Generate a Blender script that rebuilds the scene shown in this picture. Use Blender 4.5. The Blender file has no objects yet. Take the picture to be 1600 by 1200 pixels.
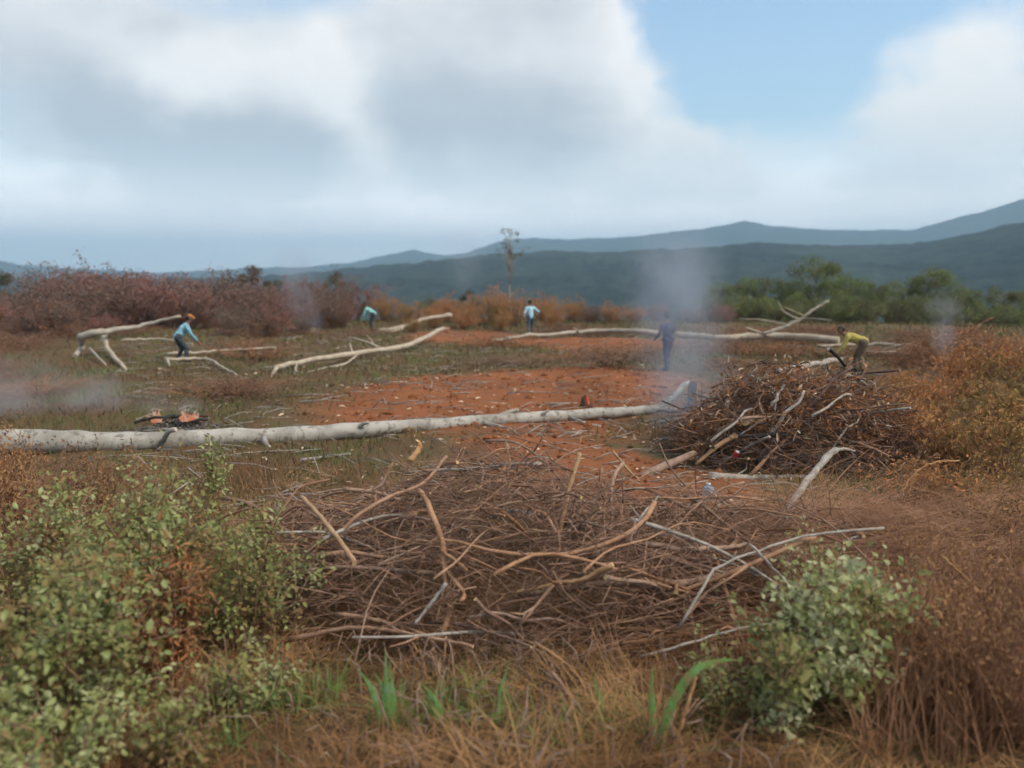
import bpy, bmesh, math, random
import numpy as np
from mathutils import Vector, Matrix
random.seed(7); rng = np.random.default_rng(11)
R = math.radians
scene = bpy.context.scene
C = scene.collection

# ------------------------------------------------------------------ camera
CAM_Z, F, HOR = 2.7, 1256.0, 439.0            # eye height, focal length and horizon of the 1600x1200 photograph
PITCH = math.atan((600 - HOR) / F)
cam_d = bpy.data.cameras.new('camera'); cam = bpy.data.objects.new('camera', cam_d); C.objects.link(cam)
cam.location = (0, 0, CAM_Z); cam.rotation_euler = (math.pi / 2 - PITCH, 0, 0)
cam_d.sensor_width = 36; cam_d.lens = 36 * F / 1600
cam_d.clip_start = 0.05; cam_d.clip_end = 20000
cam_d.dof.use_dof = True; cam_d.dof.focus_distance = 9.0
cam_d.dof.aperture_fstop = (cam_d.lens / 1000) / 0.034
scene.camera = cam

# ------------------------------------------------------------------ sun and sky
SUN_EL, SUN_AZ = R(48), R(112)                # azimuth clockwise from the view direction: high, from the right and a little behind
sd = bpy.data.lights.new('sun', 'SUN'); sd.energy = 2.9; sd.angle = R(14); sd.color = (1.0, 0.90, 0.76)
sun = bpy.data.objects.new('sun', sd); C.objects.link(sun)
sdir = Vector((math.sin(SUN_AZ) * math.cos(SUN_EL), math.cos(SUN_AZ) * math.cos(SUN_EL), math.sin(SUN_EL)))
sun.rotation_euler = sdir.to_track_quat('Z', 'Y').to_euler()
sun.location = (30, 10, 60)

scene.view_settings.view_transform = 'Standard'; scene.view_settings.look = 'None'
scene.view_settings.exposure = 0.66; scene.view_settings.gamma = 1.0
scene.view_settings.use_curve_mapping = False
scene.cycles.use_denoising = True
scene.cycles.volume_bounces = 0; scene.cycles.max_bounces = 4; scene.cycles.diffuse_bounces = 2; scene.cycles.transmission_bounces = 3
scene.cycles.use_adaptive_sampling = True; scene.cycles.adaptive_threshold = 0.05
scene.cycles.transparent_max_bounces = 8
scene.cycles.volume_step_rate = 2.0; scene.cycles.volume_max_steps = 128


class NT:
    """small helper to write node trees as expressions"""
    def __init__(self, tree): self.t = tree; tree.nodes.clear()
    def n(self, typ, **kw):
        nd = self.t.nodes.new(typ)
        for k, v in kw.items(): setattr(nd, k, v)
        return nd
    def put(self, sock, v):
        if isinstance(v, bpy.types.NodeSocket): self.t.links.new(v, sock)
        elif v is not None: sock.default_value = v
    def m(self, op, a, b=None, c=None, clamp=False):
        nd = self.n('ShaderNodeMath', operation=op, use_clamp=clamp)
        for i, v in enumerate((a, b, c)):
            if v is not None: self.put(nd.inputs[i], v)
        return nd.outputs[0]
    def v(self, op, a, b=None):
        nd = self.n('ShaderNodeVectorMath', operation=op)
        self.put(nd.inputs[0], a)
        if b is not None: self.put(nd.inputs[3] if op == 'SCALE' else nd.inputs[1], b)
        return nd.outputs[0]
    def noise(self, vec, scale, detail=4, rough=0.55, out=0):
        nd = self.n('ShaderNodeTexNoise')
        if vec is not None: self.put(nd.inputs['Vector'], vec)
        nd.inputs['Scale'].default_value = scale; nd.inputs['Detail'].default_value = detail
        nd.inputs['Roughness'].default_value = rough
        return nd.outputs[out]
    def step(self, v, lo, hi, a=0.0, b=1.0):
        nd = self.n('ShaderNodeMapRange', interpolation_type='SMOOTHSTEP')
        self.put(nd.inputs[0], v)
        for i, x in enumerate((lo, hi, a, b)): nd.inputs[i + 1].default_value = x
        return nd.outputs[0]
    def mix(self, f, a, b):
        nd = self.n('ShaderNodeMix', data_type='RGBA')
        self.put(nd.inputs[0], f)
        for i, c in ((6, a), (7, b)):
            self.put(nd.inputs[i], c if isinstance(c, bpy.types.NodeSocket) else (c[0], c[1], c[2], 1))
        return nd.outputs[2]


def ray(px, py):
    u = (px - 800) / F; w = -(py - 600) / F
    return Vector((u, math.cos(PITCH) + w * math.sin(PITCH), -math.sin(PITCH) + w * math.cos(PITCH)))
def at(px, py, d):
    """the point at distance d (along the ground, forward) that shows at this place in the photograph"""
    r = ray(px, py); return Vector((0, 0, CAM_Z)) + r * (d / r.y)


world = bpy.data.worlds.new('World'); scene.world = world; world.use_nodes = True
N = NT(world.node_tree)
STR = 0.1
sky = N.n('ShaderNodeTexSky', sky_type='NISHITA')
sky.sun_disc = False; sky.sun_elevation = SUN_EL; sky.sun_rotation = SUN_AZ
sky.altitude = 300; sky.air_density = 1.4; sky.dust_density = 0.4; sky.ozone_density = 2.0
gen = N.n('ShaderNodeTexCoord').outputs['Generated']
dirv = N.v('NORMALIZE', gen)
sep = N.n('ShaderNodeSeparateXYZ'); N.put(sep.inputs[0], dirv)
zc = N.m('ADD', N.m('MAXIMUM', sep.outputs[2], 0.0), 0.14)
plane = N.n('ShaderNodeCombineXYZ')
N.put(plane.inputs[0], N.m('DIVIDE', sep.outputs[0], zc)); N.put(plane.inputs[1], N.m('DIVIDE', sep.outputs[1], zc))
pl = plane.outputs[0]
warp = N.noise(dirv, 5.0, 7, 0.62, out=1)
wsep = N.n('ShaderNodeSeparateXYZ'); N.put(wsep.inputs[0], warp)
az = N.m('ADD', N.m('ARCTAN2', sep.outputs[0], sep.outputs[1]), N.m('MULTIPLY', N.m('SUBTRACT', wsep.outputs[0], 0.5), 0.20))
el = N.m('ADD', N.m('ARCSINE', sep.outputs[2]), N.m('MULTIPLY', N.m('SUBTRACT', wsep.outputs[1], 0.5), 0.14))
def blob(px, py, wx, wy, amp, rot=0):
    """a soft elliptical patch of cloud centred on a direction of the sky"""
    r = ray(px, py).normalized(); a0 = math.atan2(r.x, r.y); e0 = math.asin(r.z)
    da = N.m('SUBTRACT', az, a0); de = N.m('SUBTRACT', el, e0)
    c, s = math.cos(R(rot)), math.sin(R(rot))
    p = N.m('ADD', N.m('MULTIPLY', da, c * F / wx), N.m('MULTIPLY', de, s * F / wx))
    q = N.m('ADD', N.m('MULTIPLY', da, -s * F / wy), N.m('MULTIPLY', de, c * F / wy))
    d2 = N.m('ADD', N.m('MULTIPLY', p, p), N.m('MULTIPLY', q, q))
    return N.m('MULTIPLY', N.m('EXPONENT', N.m('MULTIPLY', d2, -1.0)), amp)
def total(base, blobs):
    for b in blobs: base = N.m('ADD', base, b)
    return base
fb = N.noise(pl, 0.55, 7, 0.58)
fb2 = N.noise(pl, 1.7, 8, 0.62)
cover0 = N.m('ADD', N.step(fb, 0.38, 0.60, 0.30, 0.80), N.m('MULTIPLY', N.m('SUBTRACT', fb2, 0.5), 1.3))
cover = total(cover0, [
    blob(1165, 20, 140, 110, -2.8), blob(1270, 90, 110, 90, -0.8, 10), blob(1480, 10, 200, 50, -0.6), blob(1290, 250, 70, 70, -.45), blob(610, 150, 50, 80, -.5),
    blob(830, 90, 190, 150, 1.8), blob(1080, 235, 120, 75, 1.1), blob(330, 190, 300, 120, 1.0),
    blob(1500, 180, 200, 90, 0.85, -12), blob(540, 200, 50, 100, 0.5), blob(150, 40, 250, 60, .35), blob(60, 300, 160, 50, -.6), blob(330, 20, 120, 40, -.35), blob(700, 345, 300, 40, -.6)])
cover = N.step(cover, 0.0, 1.1)
fb3 = N.noise(dirv, 9.0, 7, 0.6)
grey0 = N.m('ADD', N.step(N.noise(pl, 0.9, 6, 0.55), 0.42, 0.66, 0.15, 0.55), N.m('MULTIPLY', N.m('SUBTRACT', fb2, 0.5), 0.9))
grey0 = N.m('ADD', grey0, N.m('MULTIPLY', N.m('SUBTRACT', fb3, 0.5), 1.0))
grey = total(grey0, [
    blob(420, 235, 130, 50, 1.0, 12), blob(150, 190, 220, 55, 0.6, -22), blob(800, 190, 190, 60, 0.8), blob(330, 195, 140, 60, .35),
    blob(650, 230, 90, 80, 0.4), blob(290, 105, 90, 45, -0.7), blob(830, 30, 170, 60, 0.25), blob(250, 25, 330, 50, .30), blob(985, 90, 35, 90, -0.45), blob(700, 120, 100, 80, .3),
    blob(1090, 205, 110, 50, -0.9), blob(1090, 300, 150, 30, 0.4), blob(1500, 150, 220, 100, -0.7), blob(545, 190, 45, 110, -1.0, 15),
    blob(1450, 290, 200, 40, 0.25), blob(1570, 300, 90, 60, .3)])
grey = N.m('MINIMUM', N.m('MAXIMUM', grey, 0.0), 1.0)
k = 1 / STR
white = (0.80 * k, 0.77 * k, 0.74 * k); gcol = (0.42 * k, 0.43 * k, 0.455 * k)
skyc = N.v('SCALE', sky.outputs[0], 1.25)
low = N.step(sep.outputs[2], 0.0, 0.19)
skyc = N.mix(low, (2.4 * k, 2.1 * k, 2.05 * k), skyc)
cloudc = N.mix(grey, white, gcol)
col = N.mix(N.m('MULTIPLY', cover, N.step(sep.outputs[2], 0.03, 0.19, 0.10, 0.97)), skyc, cloudc)
bg = N.n('ShaderNodeBackground'); N.put(bg.inputs[0], col); bg.inputs[1].default_value = STR
wo = N.n('ShaderNodeOutputWorld'); N.t.links.new(bg.outputs[0], wo.inputs[0])

# ------------------------------------------------------------------ helpers: numbers
def vnoise(x, y, seed=0):
    x = np.asarray(x, float); y = np.asarray(y, float)
    xi = np.floor(x).astype(np.int64); yi = np.floor(y).astype(np.int64)
    fx = x - xi; fy = y - yi; fx = fx * fx * (3 - 2 * fx); fy = fy * fy * (3 - 2 * fy)
    def h(a, b):
        n = (a * 374761393 + b * 668265263 + seed * 1442695041) & 0x7fffffff
        n = ((n ^ (n >> 13)) * 1274126177) & 0x7fffffff
        return ((n ^ (n >> 16)) & 0xffff) / 65535.0
    return (h(xi, yi) * (1 - fx) + h(xi + 1, yi) * fx) * (1 - fy) + (h(xi, yi + 1) * (1 - fx) + h(xi + 1, yi + 1) * fx) * fy
def fbm(x, y, seed=0, o=4):
    s = 0; a = 0.5; t = 0
    for i in range(o):
        s = s + a * vnoise(np.asarray(x) * 2 ** i, np.asarray(y) * 2 ** i, seed + i * 17); t += a; a *= 0.5
    return s / t
def sstep(v, lo, hi):
    t = np.clip((np.asarray(v, float) - lo) / (hi - lo), 0, 1); return t * t * (3 - 2 * t)
def ground_h(x, y):
    x = np.asarray(x, float); y = np.asarray(y, float)
    r = np.hypot(x, y)
    b = (fbm(x * 0.35, y * 0.35, 3, 4) - 0.5) * 0.30 * sstep(r, 3, 12) + (fbm(x * 1.7, y * 1.7, 9, 3) - 0.5) * 0.10
    drop = sstep(r, 54, 260) * -26 + sstep(r, 54, 80) * -1.5
    return b + drop + (fbm(x * 0.01, y * 0.01, 5, 3) - 0.5) * 10 * sstep(r, 80, 400)
def gz(x, y): return float(ground_h(x, y))
def gp(px, py, lift=0.0):
    """the point of the ground that shows at this place in the photograph"""
    r = ray(px, py); z = 0.0
    for _ in range(6):
        t = (z - CAM_Z) / r.z; p = Vector((0, 0, CAM_Z)) + r * t; z = gz(p.x, p.y)
    return Vector((p.x, p.y, z + lift))

# ------------------------------------------------------------------ helpers: materials
def new_mat(name):
    m = bpy.data.materials.new(name); m.use_nodes = True
    return m, NT(m.node_tree)
def bsdf_out(T, colr, rough=0.85, bump=None, bstr=0.4, bdist=0.02, spec=0.25):
    p = T.n('ShaderNodeBsdfPrincipled'); T.put(p.inputs['Base Color'], colr if isinstance(colr, bpy.types.NodeSocket) else (*colr, 1))
    T.put(p.inputs['Roughness'], rough); p.inputs['Specular IOR Level'].default_value = spec
    if bump is not None:
        b = T.n('ShaderNodeBump'); b.inputs['Strength'].default_value = bstr; b.inputs['Distance'].default_value = bdist
        T.put(b.inputs['Height'], bump); T.t.links.new(b.outputs[0], p.inputs['Normal'])
    o = T.n('ShaderNodeOutputMaterial'); T.t.links.new(p.outputs[0], o.inputs[0]); return p
def bark(name, c1, c2, c3, scale=6.0, var=0.35):
    """wood bark: two tones in streaks, patches of a third, a little difference from branch to branch"""
    m, T = new_mat(name)
    geo = T.n('ShaderNodeNewGeometry'); info = T.n('ShaderNodeObjectInfo')
    tc = T.n('ShaderNodeTexCoord').outputs['Object']
    n1 = T.noise(tc, scale, 6, 0.65); n2 = T.noise(tc, scale * 6, 4, 0.6)
    c = T.mix(T.step(n1, 0.36, 0.62), c1, c2)
    c = T.mix(T.m('MULTIPLY', T.step(n2, 0.52, 0.66), 0.75), c, c3)
    rnd = T.m('ADD', T.m('MULTIPLY', geo.outputs['Random Per Island'], 0.6), T.m('MULTIPLY', info.outputs['Random'], 0.4))
    hs = T.n('ShaderNodeHueSaturation'); T.put(hs.inputs['Color'], c)
    T.put(hs.inputs['Value'], T.m('ADD', T.m('MULTIPLY', rnd, 2 * var), 1.0 - var))
    T.put(hs.inputs['Saturation'], T.m('ADD', T.m('MULTIPLY', info.outputs['Random'], 0.35), 0.8))
    bsdf_out(T, hs.outputs[0], 0.85, T.m('ADD', n1, T.m('MULTIPLY', n2, .6)), 0.5, 0.012); return m
def leafmat(name, cols, trans=0.35, patch=2.5):
    """leaves or blades: every leaf its own tone, clumps of lighter and browner ones"""
    m, T = new_mat(name)
    geo = T.n('ShaderNodeNewGeometry'); info = T.n('ShaderNodeObjectInfo')
    r = T.n('ShaderNodeValToRGB'); els = r.color_ramp.elements
    for i, c in enumerate(cols):
        e = els[i] if i < 2 else els.new(0.5)
        e.position = i / (len(cols) - 1) if i < 2 else e.position
    while len(els) > len(cols): els.remove(els[-1])
    for i, c in enumerate(cols): els[i].position = i / (len(cols) - 1) if len(cols) > 1 else 0
    for e, c in zip(sorted(els, key=lambda e: e.position), cols): e.color = (*c, 1)
    pn = T.noise(geo.outputs['Position'], patch, 3, 0.6)
    rr = T.m('ADD', T.m('MULTIPLY', geo.outputs['Random Per Island'], 0.55), T.m('MULTIPLY', info.outputs['Random'], 0.20))
    f = T.m('ADD', T.m('SUBTRACT', rr, 0.375), T.step(pn, 0.34, 0.66), clamp=True)
    T.put(r.inputs[0], f)
    d = T.n('ShaderNodeBsdfPrincipled'); T.put(d.inputs['Base Color'], r.outputs[0]); d.inputs['Roughness'].default_value = 0.75
    d.inputs['Specular IOR Level'].default_value = 0.15
    t = T.n('ShaderNodeBsdfTranslucent'); T.put(t.inputs[0], r.outputs[0])
    mx = T.n('ShaderNodeMixShader'); mx.inputs[0].default_value = trans
    T.t.links.new(d.outputs[0], mx.inputs[1]); T.t.links.new(t.outputs[0], mx.inputs[2])
    o = T.n('ShaderNodeOutputMaterial'); T.t.links.new(mx.outputs[0], o.inputs[0]); return m
def plain(name, c, rough=0.8, var=0.25, scale=12.0):
    m, T = new_mat(name); tc = T.n('ShaderNodeTexCoord').outputs['Object']
    n1 = T.noise(tc, scale, 5, 0.6)
    bsdf_out(T, T.mix(n1, tuple(x * (1 - var) for x in c), tuple(x * (1 + var) for x in c)), rough, n1, 0.3, 0.01); return m
def volmat(name, colr, dens, aniso=0.0):
    m, T = new_mat(name); p = T.n('ShaderNodeVolumePrincipled')
    p.inputs['Color'].default_value = (*colr, 1); T.put(p.inputs['Density'], dens); p.inputs['Anisotropy'].default_value = aniso
    o = T.n('ShaderNodeOutputMaterial'); T.t.links.new(p.outputs[0], o.inputs['Volume']); return m, T

M = {}
M['log'] = bark('pale bark', (0.23, 0.212, 0.178), (0.38, 0.355, 0.31), (0.11, 0.092, 0.072), 1.7, 0.14)
M['log2'] = bark('pale weathered bark', (0.30, 0.25, 0.19), (0.42, 0.36, 0.28), (0.16, 0.13, 0.095), 3.0, 0.2)
M['stick'] = bark('brown stick bark', (0.228, 0.134, 0.085), (0.314, 0.196, 0.128), (0.142, 0.081, 0.051), 9.0, 0.35)
M['twig'] = bark('dry twig bark', (0.220, 0.105, 0.056), (0.330, 0.176, 0.098), (0.150, 0.071, 0.041), 5.0, 0.45)
M['umber'] = bark('umber stick bark', (0.16, 0.085, 0.05), (0.23, 0.13, 0.08), (0.09, 0.05, 0.032), 9.0, 0.35)
M['darktwig'] = bark('sooty twig bark', (0.11, 0.065, 0.048), (0.18, 0.11, 0.08), (0.06, 0.042, 0.036), 5.0, 0.45)
M['tan'] = bark('tan stick bark', (0.290, 0.172, 0.090), (0.380, 0.242, 0.135), (0.190, 0.112, 0.057), 9.0, 0.25)
M['greystick'] = bark('grey stick bark', (0.22, 0.19, 0.16), (0.34, 0.31, 0.27), (0.14, 0.11, 0.09), 7.0, 0.3)
M['cut'] = plain('fresh cut wood', (0.52, 0.37, 0.18), 0.8, 0.2, 30)
M['cutgrey'] = plain('weathered cut wood', (0.46, 0.40, 0.31), 0.85, 0.2, 30)
M['char'] = plain('charred wood', (0.03, 0.027, 0.026), 0.9, 0.4, 20)
M['leaf'] = leafmat('shrub leaf', [(0.28, 0.18, 0.085), (0.25, 0.26, 0.09), (0.29, 0.33, 0.125), (0.44, 0.46, 0.24)], 0.4)
M['leafR'] = leafmat('pale shrub leaf', [(0.27, 0.20, 0.09), (0.25, 0.27, 0.095), (0.31, 0.345, 0.14), (0.48, 0.49, 0.29)], 0.4)
M['rust'] = leafmat('withered leaf', [(0.13, 0.07, 0.035), (0.27, 0.13, 0.055), (0.42, 0.18, 0.07)], 0.2)
M['deadleaf'] = leafmat('dead brush leaf', [(0.161, 0.091, 0.047), (0.265, 0.145, 0.070), (0.368, 0.204, 0.090)], 0.2, 0.5)
M['slash'] = leafmat('cut brush leaf', [(0.10, 0.07, 0.05), (0.16, 0.10, 0.065), (0.21, 0.12, 0.065)], 0.2, 0.5)
M['scrub'] = leafmat('purple brown scrub', [(0.15, 0.125, 0.10), (0.22, 0.135, 0.115), (0.29, 0.14, 0.12)], 0.2, 0.35)
M['orange'] = leafmat('orange brown scrub', [(0.260, 0.187, 0.064), (0.403, 0.212, 0.086), (0.546, 0.242, 0.096)], 0.2, 0.4)
M['tree'] = leafmat('tree leaf', [(0.15, 0.13, 0.06), (0.15, 0.18, 0.065), (0.21, 0.245, 0.09)], 0.35, 0.5)
M['fargreen'] = leafmat('distant dull leaf', [(0.09, 0.085, 0.06), (0.12, 0.13, 0.075)], 0.3, 0.5)
M['straw'] = leafmat('straw', [(0.160, 0.084, 0.037), (0.290, 0.158, 0.070), (0.420, 0.251, 0.115)], 0.25, 1.2)
M['pinkstraw'] = leafmat('dry stalks', [(0.220, 0.112, 0.063), (0.341, 0.184, 0.103), (0.462, 0.266, 0.153)], 0.2, 1.2)
M['meadow'] = leafmat('short meadow grass', [(0.155, 0.088, 0.045), (0.14, 0.10, 0.045), (0.115, 0.115, 0.042), (0.13, 0.155, 0.055)], 0.25, 0.45)
M['blade'] = leafmat('green grass blade', [(0.22, 0.19, 0.08), (0.13, 0.24, 0.06), (0.15, 0.28, 0.08), (0.18, 0.31, 0.14)], 0.35, 16)
M['weed'] = leafmat('weed blade', [(0.26, 0.20, 0.08), (0.16, 0.24, 0.06), (0.15, 0.28, 0.09)], 0.35, 4)
M['chips'] = leafmat('wood chips', [(0.40, 0.28, 0.18), (0.58, 0.47, 0.34)], 0.0, 3)

# ------------------------------------------------------------------ helpers: objects
def link(name, data, parent=None, loc=None):
    o = bpy.data.objects.new(name, data); C.objects.link(o)
    if parent is not None: o.parent = parent
    if loc is not None: o.location = loc
    return o
def tag(o, label, cat, group=None, kind=None):
    if label: o['label'] = label
    if cat: o['category'] = cat
    if group: o['group'] = group
    if kind: o['kind'] = kind
    return o
def thing(name, label, cat, loc=(0, 0, 0), rz=0.0, group=None):
    o = link(name, None, None, loc); o.rotation_euler.z = rz; o.empty_display_size = 0.2
    return tag(o, label, cat, group)
def dup(root, loc, rz=0.0, sc=1.0, label=None, group=None):
    r = root.copy(); C.objects.link(r); r.location = loc; r.rotation_euler = (0, 0, rz)
    r.scale = (sc, sc, sc) if not hasattr(sc, '__len__') else sc
    if label: r['label'] = label
    if group: r['group'] = group
    for ch in list(root.children):
        c = ch.copy(); C.objects.link(c); c.parent = r
        for g in list(ch.children):
            d = g.copy(); C.objects.link(d); d.parent = c
    return r
class MB:
    def __init__(self): self.v = []; self.f = []; self.mi = []
    def add(self, vs, fs, mi=0):
        b = len(self.v); self.v.extend(tuple(p) for p in vs); self.f.extend(tuple(i + b for i in f) for f in fs); self.mi.extend([mi] * len(fs))
    def tube(self, pts, rad, n=6, cap=0, mi=0, wob=0.0):
        """a bent tapering tube; cap: material index of its end faces"""
        pts = [Vector(p) for p in pts]; m = len(pts); vs = []; fs = []
        t0 = (pts[1] - pts[0]).normalized()
        u = t0.orthogonal().normalized()
        for i, p in enumerate(pts):
            t = (pts[min(i + 1, m - 1)] - pts[max(i - 1, 0)])
            t = t.normalized() if t.length > 1e-9 else t0
            u = (u - t * u.dot(t)); u = u.normalized() if u.length > 1e-6 else t.orthogonal().normalized()
            w = t.cross(u); r = rad[i] if hasattr(rad, '__len__') else rad
            for j in range(n):
                a = 2 * math.pi * j / n; rr = r * (1 + wob * (random.random() - .5))
                vs.append(p + u * (math.cos(a) * rr) + w * (math.sin(a) * rr))
        for i in range(m - 1):
            for j in range(n):
                fs.append((i * n + j, i * n + (j + 1) % n, (i + 1) * n + (j + 1) % n, (i + 1) * n + j))
        self.add(vs, fs, mi)
        b = len(self.v) - len(vs)
        self.f.append(tuple(b + j for j in reversed(range(n)))); self.mi.append(cap)
        self.f.append(tuple(b + (m - 1) * n + j for j in range(n))); self.mi.append(cap)
    def mesh(self, name, mats):
        me = bpy.data.meshes.new(name); me.from_pydata(self.v, [], self.f)
        for m in (mats if isinstance(mats, (list, tuple)) else [mats]): me.materials.append(m)
        me.polygons.foreach_set('material_index', self.mi)
        me.polygons.foreach_set('use_smooth', [len(f) == 4 for f in self.f]); me.update()
        return me
    def build(self, name, mats, parent=None, loc=None, kind=None):
        o = link(name, self.mesh(name, mats), parent, loc)
        if kind: o['kind'] = kind
        return o
def np_mesh(name, verts, tri, mat, smooth=False, flen=3):
    """a mesh from arrays (thousands of leaves or blades at once)"""
    me = bpy.data.meshes.new(name); nv, nf = len(verts), len(tri)
    me.vertices.add(nv); me.vertices.foreach_set('co', np.asarray(verts, np.float32).ravel())
    me.loops.add(nf * flen); me.loops.foreach_set('vertex_index', np.asarray(tri, np.int32).ravel())
    me.polygons.add(nf); me.polygons.foreach_set('loop_start', np.arange(0, nf * flen, flen, dtype=np.int32))
    me.polygons.foreach_set('use_smooth', np.full(nf, smooth))
    me.materials.append(mat); me.update(); me.validate(); return me
def spline(pts, n):
    """Catmull-Rom through the points"""
    P = [Vector(p) for p in pts]; P = [P[0] * 2 - P[1]] + P + [P[-1] * 2 - P[-2]]; out = []
    seg = len(P) - 3
    for i in range(n):
        t = i / (n - 1) * seg; k = min(int(t), seg - 1); t -= k
        a, b, c, d = P[k:k + 4]
        out.append(0.5 * ((2 * b) + (c - a) * t + (2 * a - 5 * b + 4 * c - d) * t * t + (3 * b - a - 3 * c + d) * t ** 3))
    return out
def jitter(pts, amp): return [p + Vector((random.gauss(0, amp), random.gauss(0, amp), random.gauss(0, amp))) for p in pts]
def taper(n, r0, r1, rough=0.08): return [(r0 + (r1 - r0) * i / (n - 1)) * (1 + random.uniform(-rough, rough)) for i in range(n)]
def leaves(P, D, L, W, fold=0.25, droop=0.3):
    """leaf blades at points P along directions D: four triangles each, folded along the midrib"""
    n = len(P); D = D / np.linalg.norm(D, axis=1, keepdims=True)
    up = rng.normal(0, 0.45, (n, 3)); up[:, 2] += 1.0
    S = np.cross(D, up); S /= np.linalg.norm(S, axis=1, keepdims=True) + 1e-9
    U = np.cross(S, D); L = np.asarray(L).reshape(-1, 1); W = np.asarray(W).reshape(-1, 1)
    V = np.empty((n, 6, 3))
    V[:, 0] = P; V[:, 1] = P + D * L * .38 + S * W * .5 + U * W * fold * .5; V[:, 2] = P + D * L * .38 - S * W * .5 + U * W * fold * .5
    V[:, 3] = P + D * L - U * L * droop * .5; V[:, 4] = P + D * L * .74 + S * W * .33 + U * (W * fold * .3 - L * droop * .2)
    V[:, 5] = P + D * L * .74 - S * W * .33 + U * (W * fold * .3 - L * droop * .2)
    b = (np.arange(n) * 6).reshape(-1, 1, 1)
    T = np.array([[0, 1, 4], [0, 4, 3], [0, 3, 5], [0, 5, 2]]).reshape(1, 4, 3) + b
    return V.reshape(-1, 3), T.reshape(-1, 3)
def blades(P, H, W, lean=0.5, bend=0.5, seg=3, az=None):
    """grass blades rooted at P: ribbons that bend over"""
    n = len(P); a = rng.uniform(0, 2 * np.pi, n) if az is None else az
    d = np.stack([np.cos(a), np.sin(a), np.zeros(n)], 1); s = np.stack([-np.sin(a + rng.normal(0, .6, n)), np.cos(a), np.zeros(n)], 1)
    H = np.asarray(H).reshape(-1, 1); W = np.asarray(W).reshape(-1, 1)
    ln = np.abs(rng.normal(0, lean, (n, 1))); bd = np.abs(rng.normal(0, bend, (n, 1)))
    V = np.empty((n, 2 * seg + 1, 3))
    for i in range(seg + 1):
        t = i / seg
        c = P + d * H * (ln * t + bd * t * t) * .8 + np.array([0, 0, 1.0]) * H * (t - 0.35 * bd * t * t) / np.sqrt(1 + ln ** 2)
        if i < seg: V[:, 2 * i] = c - s * W * (1 - t * .75) * .5; V[:, 2 * i + 1] = c + s * W * (1 - t * .75) * .5
        else: V[:, 2 * seg] = c
    F_ = []
    for i in range(seg - 1): q = 2 * i; F_ += [[q, q + 1, q + 3], [q, q + 3, q + 2]]
    q = 2 * (seg - 1); F_ += [[q, q + 1, q + 2]]
    T = np.array(F_).reshape(1, -1, 3) + (np.arange(n) * (2 * seg + 1)).reshape(-1, 1, 1)
    return V.reshape(-1, 3), T.reshape(-1, 3)

# ------------------------------------------------------------------ ground
nr, na = 270, 420
rad = np.concatenate([[0.0], np.geomspace(0.6, 9000, nr)])
ang = np.linspace(0, 2 * np.pi, na, endpoint=False)
RR, AA = np.meshgrid(rad[1:], ang, indexing='ij')
X = RR * np.sin(AA); Y = RR * np.cos(AA); Z = ground_h(X, Y)
gv = np.concatenate([[[0, 0, gz(0, 0)]], np.stack([X, Y, Z], -1).reshape(-1, 3)])
I, J = np.meshgrid(np.arange(nr - 1), np.arange(na), indexing='ij'); J2 = (J + 1) % na
q = np.stack([1 + I * na + J, 1 + (I + 1) * na + J, 1 + (I + 1) * na + J2, 1 + I * na + J2], -1).reshape(-1, 4)
tri = np.concatenate([q[:, [0, 2, 1]], q[:, [0, 3, 2]], [[0, 1 + j, 1 + (j + 1) % na] for j in range(na)][:0] if 0 else np.array([[0, 1 + (j + 1) % na, 1 + j] for j in range(na)])])
gm, T = new_mat('clearing soil')
pos = T.n('ShaderNodeNewGeometry').outputs['Position']
ps = T.n('ShaderNodeSeparateXYZ'); T.put(ps.inputs[0], pos)
w1 = T.noise(pos, 0.35, 6, 0.65, out=1); ws = T.n('ShaderNodeSeparateXYZ'); T.put(ws.inputs[0], w1)
DIRT = [(-0.3, 18.6, 4.4, 5.2), (0.7, 12.2, 1.6, 1.7), (2.4, 22.0, 2.8, 3.4), (-2.6, 40, 3.0, 5.0), (1.6, 10.2, 2.0, 1.2), (3.2, 35, 5.0, 3.0)]
dm = None
for cx, cy, sx, sy in DIRT:
    a = T.m('DIVIDE', T.m('SUBTRACT', T.m('ADD', ps.outputs[0], T.m('MULTIPLY', T.m('SUBTRACT', ws.outputs[0], 0.5), 3.5)), cx), sx)
    b = T.m('DIVIDE', T.m('SUBTRACT', T.m('ADD', ps.outputs[1], T.m('MULTIPLY', T.m('SUBTRACT', ws.outputs[1], 0.5), 4.5)), cy), sy)
    d2 = T.m('ADD', T.m('MULTIPLY', a, a), T.m('MULTIPLY', b, b))
    s = T.step(d2, 1.25, 0.55); dm = s if dm is None else T.m('MAXIMUM', dm, s)
fine = T.noise(pos, 4.0, 7, 0.68); mid = T.noise(pos, 0.7, 6, 0.6); grit = T.noise(pos, 28, 4, 0.7)
dirt = T.mix(T.step(mid, 0.35, 0.68), (0.200, 0.074, 0.032), (0.270, 0.100, 0.042))
dirt = T.mix(T.m('MULTIPLY', T.step(fine, 0.48, 0.70), 0.8), dirt, (0.170, 0.084, 0.038))
turf = T.mix(T.step(mid, 0.38, 0.66), (0.125, 0.070, 0.038), (0.10, 0.085, 0.038))
turf = T.mix(T.m('MULTIPLY', T.step(fine, 0.45, 0.7), 0.7), turf, (0.10, 0.072, 0.042))
far = T.step(ps.outputs[1], 60.0, 90.0)
wood = T.mix(T.step(T.noise(pos, 0.03, 6, 0.7), 0.4, 0.6), (0.035, 0.05, 0.03), (0.07, 0.085, 0.045))
c = T.mix(far, T.mix(dm, turf, dirt), wood)
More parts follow.
